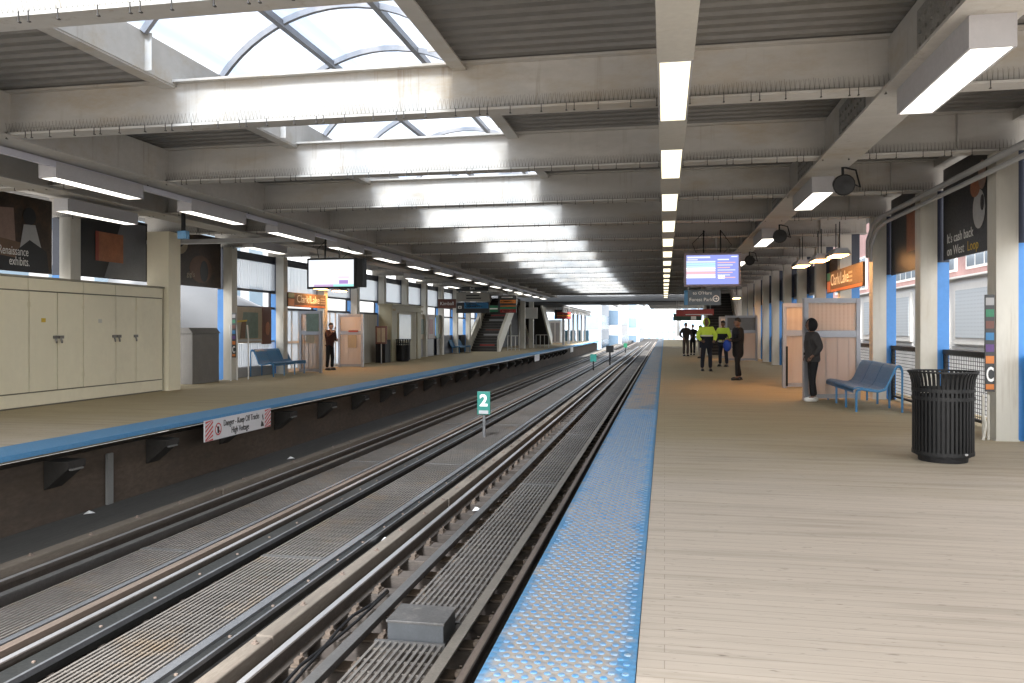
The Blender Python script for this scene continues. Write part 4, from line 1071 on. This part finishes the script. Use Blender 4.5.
# ------------------------------------------------------------------ staircases
def stairs(x0, x1, ya, yb, z1, label, dark=True):
    s = thing('staircase', label, 'staircase', ((x0 + x1) / 2, min(ya, yb), 0)); n = 22
    m = MB(); sg = 1 if yb > ya else -1; dy = (yb - ya) / n; dz = z1 / n
    for i in range(n): m.box(x0 + .09, x1 - .09, ya + i * dy, ya + (i + 1) * dy - .002 * sg, max(0, i * dz - .25), (i + 1) * dz)
    m.build('steps', STEPM, s)
    m = MB()
    for i in range(0, n): m.box(x0 + .10, x1 - .10, ya + i * dy - .012 * sg, ya + i * dy - .002 * sg, (i + 1) * dz - .035, (i + 1) * dz)
    m.build('nosings', paint('nosing_dull', (.10, .095, .085), .2, 5, .6), s)
    for xx in (x0, x1):
        m = MB(); a = xx - .06; b = xx + .06
        m.prism([(ya - .25 * sg, 0), (ya + .35 * sg, 0), (yb, z1 - .35), (yb, z1 + .75), (ya - .25 * sg, .75)], 'x', a, b); m.build('stringer_wall', paint('stringer_cream', (.68, .65, .56), .06, 1.5, .5), s)
        m = MB(); m.tube([(xx, ya - .3 * sg, .95), (xx, yb, z1 + .95)], .03, 6); m.tube([(xx, ya - .3 * sg, 0), (xx, ya - .3 * sg, .95)], .03, 6); m.build('handrail', COLM, s)
    m = MB(); m.box(x0, x1, yb, yb + sg * 1.6, z1 - .2, z1); m.build('landing', paint('bridge_under', (.06, .06, .06), .2, 1, .8), s)
    return s
s = stairs(-12.55, -10.60, 51.0, 57.4, 3.7, 'wide dark staircase with cream sides rising from the left platform')
m = MB()
for i, (u, mt) in enumerate(((1, REDP), (3, GREYP), (4, BROWNSIGN), (6, GREYP), (7, REDP))):
    y = 51 + u * 2 * 6.4 / 22 - .016; z = u * 2 * 3.7 / 22
    MB().box(-12.0, -11.0, y - .003, y, z + .02, z + .12).build('riser_strip', mt, s)
stairs(-12.4, -10.5, 75.0, 68.6, 3.7, 'second staircase of the left platform facing away from the camera')
stairs(2.45, 4.2, 46.5, 53.2, 3.75, 'dark staircase with cream sides rising from the right platform')
for i, (x, y) in enumerate(((-10.4, 58.9), (-10.1, 61.0))):
    tag(MB().box(x - .17, x + .17, y - .17, y + .17, 0, 3.55).build('stair_post', COLM), ['nearer cream post under the stair landing of the left platform', 'farther cream post under the stair landing of the left platform'][i], 'post')
o = thing('hanging_sign', 'white box sign hanging between the two staircases', 'sign', (-9.9, 60, 2.3)); MB().box(-10.6, -9.5, 60.2, 60.3, 2.25, 3.1).build('sign_board', LETW, o); MB().tube([(-10.1, 60.25, 3.1), (-10.1, 60.25, 3.55)], .02, 5).build('hanger', GREYP, o)
for i, (xa, xb, y) in enumerate(((-10.5, -9.7, 53.5), (-9.9, -8.9, 62.0))):
    m = MB()
    for q in range(4): xx = xa + (xb - xa) * q / 3; m.tube([(xx, y, 0), (xx, y, 1.0)], .028, 5)
    m.tube([(xa, y, 1.0), (xb, y, 1.0)], .028, 5); m.tube([(xa, y, .15), (xb, y, .15)], .02, 5)
    tag(m.build('barrier_rail', WHITEP), ['white tube barrier beside the left staircase foot', 'white tube barrier beyond the stair posts'][i], 'barrier')
m = MB(); m.sheet([(arc(t / 16)[0], arc(t / 16)[1] - .45) for t in range(17)], 'y', 69, 100)
o = thing('far_skylight', 'far pale arched canopy above the tracks beyond the footbridge', 'skylight', (-4, 69, 4.3)); m.build('arched_sheet', SKYL, o, smooth=True)
for xx in (SX0, SX1): MB().box(xx - .05, xx + .05, 69, 100, 4.1, 4.38).build('curb', CREAM, o)
o = thing('far_wall', 'dark grey wall behind the second staircase of the left platform', 'wall', (-12.85, 57.2, 0))
MB().box(-12.95, -12.80, 57.2, 77.5, 0, 3.5).build('wall_panel', paint('far_wall_grey', (.10, .10, .10), .2, .6, .7), o)
for q in range(5): MB().box(-12.79, -12.70, 58 + q * 4, 58.3 + q * 4, 0, 3.5).build('wall_post', COLM, o)
# far left canopy and end wall
o = thing('far_canopy', 'far platform canopy with lattice edge beyond the footbridge', 'canopy', (-10, 80, 3.2))
m = MB(); m.box(-8.75, -8.6, 69, 96, 2.92, 2.99); m.box(-8.75, -8.6, 69, 96, 3.34, 3.41)
y = 69.0
while y < 95: m.tube([(-8.67, y, 2.97), (-8.67, y + .6, 3.36), (-8.67, y + 1.2, 2.97)], .035, 4); y += 1.2
m.build('lattice', CREAM, o)
for q in range(6): MB().box(-9.1, -8.9, 72 + q * 4, 72.2 + q * 4, 0, 3.41).build('canopy_post', GREYP, o)
m = MB(); m.box(-12.9, -12.8, 78, 97, 0, 2.2); m.build('end_screen', paint('screen_beige', (.36, .33, .27), .08, .8, .6), o)
MB().box(-12.95, -12.75, 78, 97, 2.203, 2.42).build('screen_rail', GREYP, o)
for q in range(6): MB().box(-12.79, -12.72, 79 + q * 3, 80.2 + q * 3, .1, 2.1).build('screen_panel', [BROWNB, GREYP, MESHG][q % 3], o)
for q in range(5): MB().box(-12.9 + q * .8, -12.2 + q * .8, 97, 97.1, 0, 1.3).build('end_fence', paint('fence_blue', (.06, .15, .22), .1, 2, .5), o)
o = thing('vending_kiosk', 'pale far kiosk with doors near the end of the left platform', 'kiosk', (-11, 86, 0)); MB().box(-12.7, -10.8, 84, 88, 0, 2.4).build('kiosk_body', WHITEP, o)
for q in range(3): MB().box(-12.4 + q * .55, -12.0 + q * .55, 83.96, 83.995, .1, 2.1).build('door', GREYP, o)

# ------------------------------------------------------------------ buildings around the station
def building(name, label, x0, x1, y0, y1, z1, wall, win, nx, nz, faces=('-y',), zb=-6.8, frac=.6, z_start=-3.0):
    b = thing(name, label, 'building', ((x0 + x1) / 2, (y0 + y1) / 2, zb), 'buildings around the station')
    MB().box(x0, x1, y0, y1, zb, z1).build('walls', wall, b)
    MB().box(x0 - .2, x1 + .2, y0 - .2, y1 + .2, z1 + .002, z1 + .5).build('roof', GREYP, b)
    for f in faces:
        L = (x1 - x0) if f == '-y' else (y1 - y0)
        for i in range(nx):
            for j in range(nz):
                u0 = (i + .5 - frac / 2) / nx * L; u1 = (i + .5 + frac / 2) / nx * L
                H = z1 - z_start; v0 = z_start + (j + .22) / nz * H; v1 = z_start + (j + .80) / nz * H
                m = MB()
                if f == '-y': m.box(x0 + u0, x0 + u1, y0 - .05, y0 - .004, v0, v1)
                elif f == '+x': m.box(x1 + .004, x1 + .05, y0 + u0, y0 + u1, v0, v1)
                else: m.box(x0 - .05, x0 - .004, y0 + u0, y0 + u1, v0, v1)
                w = m.build('window', win, b)
    return b
BWF = paint('bldg_far_white', (.44, .45, .46), .05, .3, .7); BGF = paint('bldg_far_grey', (.33, .37, .42), .06, .2, .6); BTF = paint('bldg_far_tan', (.38, .35, .30), .06, .2, .7)
BW = paint('bldg_white', (.74, .74, .73), .04, .3, .7); BG = paint('bldg_grey', (.66, .69, .72), .06, .2, .6); BT = paint('bldg_tan', (.60, .55, .47), .06, .2, .7); BB = paint('bldg_brick', (.33, .20, .19), .15, .8, .8)
building('office_building', 'pale blue glass office block at the end of the left platform', -24, -8.7, 112, 128, 22, BGF, WINFAR, 6, 7, ('-y', '+x'), frac=.72)
building('office_building', 'white office block with blue glazing beside the far tracks', -24, -7.1, 136, 160, 18, BWF, WINFAR, 6, 5, ('-y', '+x'))
building('office_building', 'tall white building farthest along the left side of the tracks', -20, -5.4, 176, 215, 16, BWF, WINFAR, 5, 5, ('-y', '+x'))
building('office_building', 'distant grey tower above the far end of the tracks', 8, 24, 330, 350, 60, BGF, WINFAR, 4, 14, ('-y', '-x'))
building('office_building', 'low distant tan building left of the vanishing point', -16, -4.5, 300, 322, 4.5, BTF, WINFAR, 5, 3, ('-y',), z_start=-4)
building('office_building', 'distant white building straight beyond the tracks', -4, 5, 340, 360, 9.5, BWF, WINFAR, 4, 5, ('-y',), z_start=-4)
building('office_building', 'distant pale grey block right of the vanishing point', 5.5, 20, 280, 300, 13, BGF, WINFAR, 5, 6, ('-y', '-x'), z_start=-4)
building('office_building', 'tall pale block far behind the distant white building', -12, 2, 420, 440, 30, BGF, WINFAR, 6, 12, ('-y',), z_start=-4)
building('street_building', 'pale building across the street left of the station', -36, -30, 8, 60, 14, BW, WINLT, 16, 4, ('+x',))
building('street_building', 'white walled building right beyond the far platform', 7, 22, 92, 125, 9, BW, WINLT, 6, 3, ('-x', '-y'))
# building across from the right railing: white panels below, red brick with white windows above
b = thing('street_building', 'white panelled building with red brick upper wall outside the right railing', 'building', (11, 30, -6.8), 'buildings around the station')
MB().box(9.0, 16, 10, 60, -6.8, 3.05).build('white_wall', BW, b); MB().box(9.3, 16, 10, 60, 3.11, 9).build('brick_wall', BB, b); MB().box(8.85, 9.3, 10, 60, 3.053, 3.107).build('cornice', WHITEP, b)
for i in range(12):
    y = 12.3 + i * 3.9
    f = MB().box(8.93, 8.997, y, y + 3.3, 1.02, 2.85).build('window', WHITEP, b); MB().box(8.915, 8.926, y + .18, y + 3.12, 1.22, 2.68).build('pane', panel_mesh('grey_screen', (.48, .52, .55), 9, .25, (.36, .39, .42)) if i == 0 else bpy.data.materials['grey_screen'], f)
    MB().box(8.95, 8.997, y - .1, y + 3.5, .86, .94).build('sill', GREYP, b)
    f = MB().box(9.24, 9.297, y + .2, y + 3.2, 3.35, 4.9).build('window', WHITEP, b)
    m = MB()
    for q in range(4): m.box(9.225, 9.236, y + .3 + q * .72, y + .92 + q * .72, 3.42, 4.1); m.box(9.225, 9.236, y + .3 + q * .72, y + .92 + q * .72, 4.18, 4.82)
    m.build('pane', WINDK, f)

# ------------------------------------------------------------------ people
def skin(verts, edges, radii, levels=2):
    me = bpy.data.meshes.new('tmp_skin'); me.from_pydata([tuple(v) for v in verts], edges, []); me.update()
    ob = bpy.data.objects.new('tmp_skin', me); COL.objects.link(ob)
    ob.modifiers.new('s', 'SKIN'); sm = ob.modifiers.new('ss', 'SUBSURF'); sm.levels = levels; sm.render_levels = levels
    sv = me.skin_vertices[0].data
    for i, r in enumerate(radii):
        sv[i].radius = r if isinstance(r, tuple) else (r, r); sv[i].use_root = (i == 0)
    bpy.context.view_layer.update(); dg = bpy.context.evaluated_depsgraph_get()
    out = bpy.data.meshes.new_from_object(ob.evaluated_get(dg))
    vs = [tuple(v.co) for v in out.vertices]; fs = [tuple(p.vertices) for p in out.polygons]
    bpy.data.objects.remove(ob); bpy.data.meshes.remove(out); bpy.data.meshes.remove(me)
    return vs, fs
def chain(parts, root):
    """parts: list of polylines of (point, radius); returns one joined skeleton, sharing points that coincide"""
    V = []; E = []; Rr = []; idx = {}
    def vid(p, r):
        k = tuple(round(c, 4) for c in p)
        if k not in idx: idx[k] = len(V); V.append(p); Rr.append(r)
        return idx[k]
    vid(*root)
    for pl in parts:
        for a, b in zip(pl[:-1], pl[1:]):
            i, j = vid(*a), vid(*b)
            if i != j: E.append((i, j))
    return V, E, Rr
SKIN_D = paint('skin_dark', (.19, .105, .07), .05, 5, .5); SKIN_L = paint('skin_light', (.42, .26, .19), .05, 5, .5)
HAIRM = paint('hair_dark', (.015, .012, .01), .1, 20, .6)
def cloth(name, c, var=.2): return paint(name, c, var, 9, .8, bump=.4, spec=.25)
def person(label, loc, rot, h, jacket, trousers, shoes, skinm, arms=('down', 'down'), stride=.0, hood=None, hat=None, long_coat=False, lean=0.0, vest=None, bag=None, bulk=1.0, spread=.09, bagpos=(.0, -.3, .95)):
    k = h / 1.75
    t = thing('person', label, 'person', (0, 0, 0))
    def p(x, y, z): return (x, y - lean * max(0, z - .95), z)
    sh = {}; el = {}; wr = {}; hd = {}
    for s, nm in ((-1, arms[0]), (1, arms[1])):
        S_ = p(s * .185, .0, 1.42)
        if nm == 'down': e, w, f = p(s * .25, .04, 1.14), p(s * .25, -.03, .89), p(s * .245, -.06, .80)
        elif nm == 'pocket': e, w, f = p(s * .29, .08, 1.15), p(s * .23, -.07, .98), p(s * .19, -.12, .93)
        elif nm == 'front': e, w, f = p(s * .26, -.02, 1.14), p(s * .13, -.24, 1.12), p(s * .05, -.30, 1.14)
        elif nm == 'raise': e, w, f = p(s * .24, -.16, 1.20), p(s * .14, -.30, 1.42), p(s * .12, -.33, 1.52)
        else: e, w, f = p(s * .30, -.05, 1.16), p(s * .22, -.25, 1.02), p(s * .18, -.32, 1.0)
        sh[s], el[s], wr[s], hd[s] = S_, e, w, f
    pel, sp1, sp2, nk, nk2 = (0, 0, .96), p(0, 0, 1.12), p(0, .0, 1.36), p(0, .0, 1.49), p(0, -.01, 1.54)
    hips = {s: (s * .09, 0, .90) for s in (-1, 1)}
    kn = {s: (s * (.09 + spread) / 2 + s * .01, -.02 - s * stride * .5, .49) for s in (-1, 1)}
    an = {s: (s * spread, .02 - s * stride, .09) for s in (-1, 1)}
    toe = {s: (s * (spread + .02), -.12 - s * stride, .035) for s in (-1, 1)}
    A = Matrix.Rotation(rot, 3, 'Z')
    def place(vs): return [tuple(A @ (Vector(v) * k) + Vector(loc)) for v in vs]
    # body (one continuous mesh: torso, neck, limbs, with head and hands grown on)
    parts = [[(pel, (.13, .10)), (sp1, (.12, .09)), (sp2, (.15, .10)), (nk, (.062, .062)), (nk2, (.055, .055))]]
    for s in (-1, 1):
        parts.append([(sp2, (.15, .10)), (sh[s], (.06, .06)), (el[s], (.043, .043)), (wr[s], (.030, .030)), (hd[s], (.034, .02))])
        parts.append([(pel, (.13, .10)), (hips[s], (.085, .085)), (kn[s], (.055, .055)), (an[s], (.038, .038)), (toe[s], (.035, .03))])
    vs, fs = skin(*chain(parts, (pel, (.13, .10))))
    m = MB(); m.add(place(vs), fs)
    hc = Vector(p(0, -.015, 1.635))
    hm = MB(); hm.ell(hc, (.074, .092, .115), 18, 14)
    # jaw, nose, brow, ears, lips, eyes
    hm.ell(hc + Vector((0, -.035, -.065)), (.052, .055, .05), 12, 8); hm.ell(hc + Vector((0, -.098, -.012)), (.013, .018, .026), 8, 6)
    hm.ell(hc + Vector((0, -.080, -.058)), (.024, .012, .009), 8, 5)
    for s in (-1, 1): hm.ell(hc + Vector((s * .075, .005, -.01)), (.012, .022, .032), 8, 6); hm.ell(hc + Vector((s * .030, -.078, .012)), (.016, .012, .010), 8, 5)
    m.add(place(hm.v), hm.f)
    for s in (-1, 1):     # five fingers on each hand
        c = Vector(hd[s]); d = (c - Vector(wr[s])).normalized(); side = d.cross(Vector((0, 1, 0)))
        if side.length < .2: side = d.cross(Vector((1, 0, 0)))
        side.normalize(); up = side.cross(d)
        fm = MB()
        for i, L in enumerate((.062, .072, .068, .052)):
            b0 = c + side * (.028 - .019 * i) + d * .018; fm.tube([b0, b0 + d * L * .5 + up * .004, b0 + d * L * .95 + up * .018], [.0095, .0085, .006], 6)
        b0 = c + side * .033 - d * .02; fm.tube([b0, b0 + side * .025 + d * .03, b0 + side * .028 + d * .06], [.011, .0095, .007], 6)
        m.add(place(fm.v), fm.f)
    m.build('body', skinm, t, smooth=True)
    # jacket
    b = bulk
    low = (0, .0, .58) if long_coat else (0, 0, .80)
    parts = [[(sp1, (.165 * b, .125 * b)), (low, (.165 * b, .13 * b))], [(sp1, (.165 * b, .125 * b)), (sp2, (.175 * b, .125 * b)), (p(0, 0, 1.475), (.085, .08))]]
    for s in (-1, 1): parts.append([(sp2, (.175 * b, .125 * b)), (sh[s], (.082 * b, .082 * b)), (el[s], (.062 * b, .062 * b)), (wr[s], (.048, .048))])
    vs, fs = skin(*chain(parts, (sp1, (.165 * b, .125 * b))))
    m = MB(); m.add(place(vs), fs); m.build('jacket', jacket, t, smooth=True)
    if vest:
        def ring(z, gx=.185 * b, gy=.142 * b): return [p(gx * math.cos(2 * PI * i / 20), gy * math.sin(2 * PI * i / 20), z) for i in range(20)]
        m = MB()
        for z0, z1, gx, gy in vest[1]:
            a, c = ring(z0, gx * b, gy * b), ring(z1, gx * b, gy * b); m.add(place(a + c), [(i, (i + 1) % 20, (i + 1) % 20 + 20, i + 20) for i in range(20)])
        m.build('dark_vest_band', vest[0], t, smooth=True)
        m = MB()
        for z in vest[2]:
            a, c = ring(z, .19 * b, .147 * b), ring(z + .045, .19 * b, .147 * b); m.add(place(a + c), [(i, (i + 1) % 20, (i + 1) % 20 + 20, i + 20) for i in range(20)])
        m.build('reflective_band', paint('reflective_tape', (.62, .63, .60), .05, 9, .35), t, smooth=True)
    # trousers
    top = (0, 0, 1.0); parts = []
    for s in (-1, 1): parts.append([(top, (.13, .11)), ((s * .088, 0, .82), (.092, .10)), (kn[s], (.073, .075)), (an[s], (.062, .064))])
    vs, fs = skin(*chain(parts, (top, (.13, .11))))
    m = MB(); m.add(place(vs), fs); m.build('trousers', trousers, t, smooth=True)
    for s in (-1, 1):
        ax, ay = an[s][0], an[s][1]; m = MB()
        pr = [(.035, .10), (.045, .04), (.05, .0)]
        sm = MB(); sm.ell((ax, ay - .055, .045), (.052, .135, .05), 12, 8); sm.v = [(q[0], q[1], max(q[2], .0)) for q in sm.v]; sm.box(ax - .048, ax + .048, ay - .175, ay + .068, 0, .022)
        m.add(place(sm.v), sm.f); m.build('shoe', shoes, t, smooth=True)
    if hood is not None:
        hm = MB(); n, mm = 18, 12; c = hc + Vector((0, .018, .004)); R_ = (.106, .122, .142)
        for i in range(mm + 1):
            for q in range(n):
                ph = PI * .5 * (1 - 2 * (i / mm)) ; th = R(-90 + 44) + R(272) * q / (n - 1)
                hm.v.append((c.x + R_[0] * math.cos(ph) * math.cos(th), c.y + R_[1] * math.cos(ph) * math.sin(th), c.z + R_[2] * math.sin(ph)))
        for i in range(mm):
            for q in range(n - 1): hm.f.append((i * n + q, i * n + q + 1, (i + 1) * n + q + 1, (i + 1) * n + q)); hm.mi.append(0)
        ho = MB(); ho.add(place(hm.v), hm.f); o = ho.build('hood', hood, t, smooth=True)
        sol = o.modifiers.new('thick', 'SOLIDIFY'); sol.thickness = .012
    else:
        hm = MB(); c = hc + Vector((0, .012, .022)); n, mm = 16, 8
        for i in range(mm + 1):
            ph = PI * .5 * (1 - i / mm * 1.12)
            for q in range(n):
                th = 2 * PI * q / n; dz = .0
                if math.sin(th) < -.3 and ph < .5: dz = .04
                hm.v.append((c.x + .083 * math.cos(ph) * math.cos(th), c.y + .096 * math.cos(ph) * math.sin(th), c.z + .112 * math.sin(ph) + dz))
        for i in range(mm):
            for q in range(n): hm.f.append((i * n + q, i * n + (q + 1) % n, (i + 1) * n + (q + 1) % n, (i + 1) * n + q)); hm.mi.append(0)
        ho = MB(); ho.add(place(hm.v), hm.f); ho.build('cap' if hat else 'hair', hat or HAIRM, t, smooth=True)
    if bag:
        bm_ = MB(); bx, by, bz = bagpos; bm_.ell((bx, by, bz), (.17, .11, .17), 14, 10)
        o = thing('bag', bag[1], 'bag', tuple(A @ (Vector(bagpos) * k) + Vector(loc)))
        q = MB(); q.add(place(bm_.v), bm_.f); q.build('bag_body', bag[0], o, smooth=True)
        q = MB(); st = MB(); st.tube([(bx - .08, by, bz + .14), (bx - .06, by, bz + .25), (bx + .06, by, bz + .25), (bx + .08, by, bz + .14)], .012, 6); q.add(place(st.v), st.f); q.build('strap', BLACKP, o)
    # move the group origin to the feet
    off = Vector(loc)
    for ch in kids(t): ch.data.transform(Matrix.Translation(-off))
    t.location = loc; WLOC[t.as_pointer()] = tuple(loc)
    return t
BLK = cloth('cloth_black', (.012, .012, .014)); NVY = cloth('cloth_navy', (.015, .018, .028)); GRYC = cloth('cloth_charcoal', (.045, .042, .042)); HIV = cloth('cloth_hivis', (.62, .82, .09), .10)
WSH = paint('shoe_white', (.68, .67, .64), .05, 9, .5); BSH = paint('shoe_black', (.014, .013, .012), .1, 9, .4); BRNC = cloth('cloth_brown', (.10, .085, .075)); BLUEB = cloth('cloth_blue', (.02, .06, .34))
FL = R(-90)   # facing -x (local front is -y)
person('person in a black hood and charcoal jacket with white shoes by the right shelter panel', (3.02, 17.45, 0), R(-82), 1.68, GRYC, BLK, WSH, SKIN_D, ('pocket', 'pocket'), .05, hood=BLK, bulk=1.28, lean=.05)
person('person in a long black coat facing the tracks beside the workers', (2.10, 24.1, 0), R(-75), 1.80, BLK, BLK, BSH, SKIN_D, ('front', 'front'), .07, long_coat=True, bulk=1.25,
       bag=(BLUEB, 'bright blue bag held by the person in the long black coat'), bagpos=(-.02, -.30, .98))
person('nearer worker in a hooded yellow jacket and navy trousers facing the camera', (1.45, 29.0, 0), R(8), 1.84, HIV, NVY, BSH, SKIN_D, ('in', 'in'), .03, hood=HIV, bulk=1.18, spread=.13, vest=(NVY, ((.78, 1.16, .195, .152),), (1.165,)))
person('farther worker in a yellow jacket with dark hair standing by the long coat', (2.28, 32.6, 0), R(-30), 1.80, HIV, NVY, BSH, SKIN_D, ('in', 'in'), .06, bulk=1.15, spread=.17, vest=(NVY, ((1.02, 1.26, .196, .153), (.78, .93, .193, .15)), (.94,)))
person('far person in a dark coat and grey trousers near the platform edge', (1.14, 44.6, 0), R(20), 1.80, GRYC, BRNC, BSH, SKIN_L, ('pocket', 'in'), .04, bulk=1.08)
person('far person in dark clothes just behind the one near the edge', (1.58, 46.6, 0), R(-10), 1.72, BLK, BLK, BSH, SKIN_L, ('down', 'down'), .05)
person('far person with black jacket and pale trousers beside the right stairs', (1.78, 41.5, 0), R(-60), 1.66, BLK, cloth('cloth_pale', (.35, .33, .30)), BSH, SKIN_D, ('front', 'front'), .05)
person('person warming under the heat lamps of the left shelter', (-11.85, 27.1, 0), R(70), 1.70, cloth('cloth_maroon', (.06, .025, .02)), BLK, BSH, SKIN_L, ('raise', 'front'), .04, bulk=1.08, lean=.06)

# ------------------------------------------------------------------ light, world, camera
w = bpy.data.worlds.new('World'); S.world = w; w.use_nodes = True
nt = w.node_tree; nt.nodes.clear()
out = nt.nodes.new('ShaderNodeOutputWorld'); bg = nt.nodes.new('ShaderNodeBackground'); sky = nt.nodes.new('ShaderNodeTexSky')
sky.sky_type = 'NISHITA'; sky.sun_disc = False
EL, AZ = R(47), R(183)    # sun behind the camera, slightly left
sky.sun_elevation = EL; sky.sun_rotation = AZ; sky.air_density = 1.0; sky.dust_density = 3.0; sky.ozone_density = 1.0
bg.inputs[1].default_value = .14
hs = nt.nodes.new('ShaderNodeHueSaturation'); hs.inputs['Saturation'].default_value = .18
nt.links.new(sky.outputs[0], hs.inputs['Color']); nt.links.new(hs.outputs[0], bg.inputs[0]); nt.links.new(bg.outputs[0], out.inputs[0])
ld = bpy.data.lights.new('Sun', 'SUN'); ld.energy = 4.2; ld.angle = R(16); ld.color = (1, .975, .94)
lo = bpy.data.objects.new('Sun', ld); COL.objects.link(lo)
sd = Vector((math.sin(AZ) * math.cos(EL), math.cos(AZ) * math.cos(EL), math.sin(EL)))
lo.rotation_euler = (-sd).to_track_quat('-Z', 'Y').to_euler(); lo.location = (0, -30, 40)

cd = bpy.data.cameras.new('Camera'); cam = bpy.data.objects.new('Camera', cd); COL.objects.link(cam)
cd.sensor_width = 36; cd.lens = 800 / 1024 * 36; cd.clip_start = .05; cd.clip_end = 2000
cd.shift_y = -13.0 / 1024
cam.location = (0, 0, 1.5); cam.rotation_euler = (R(90), 0, math.atan((664.5 - 512) / 800))
S.camera = cam
S.view_settings.view_transform = 'Standard'; S.view_settings.look = 'None'; S.view_settings.gamma = 1; S.view_settings.use_curve_mapping = False
S.view_settings.exposure = 2.42
cy = S.cycles
cy.max_bounces = 8; cy.diffuse_bounces = 5; cy.glossy_bounces = 3; cy.transmission_bounces = 4; cy.transparent_max_bounces = 10
cy.sample_clamp_indirect = 4.0; cy.caustics_reflective = False; cy.caustics_refractive = False
cy.use_denoising = True
try: cy.denoiser = 'OPENIMAGEDENOISE'
except Exception: pass
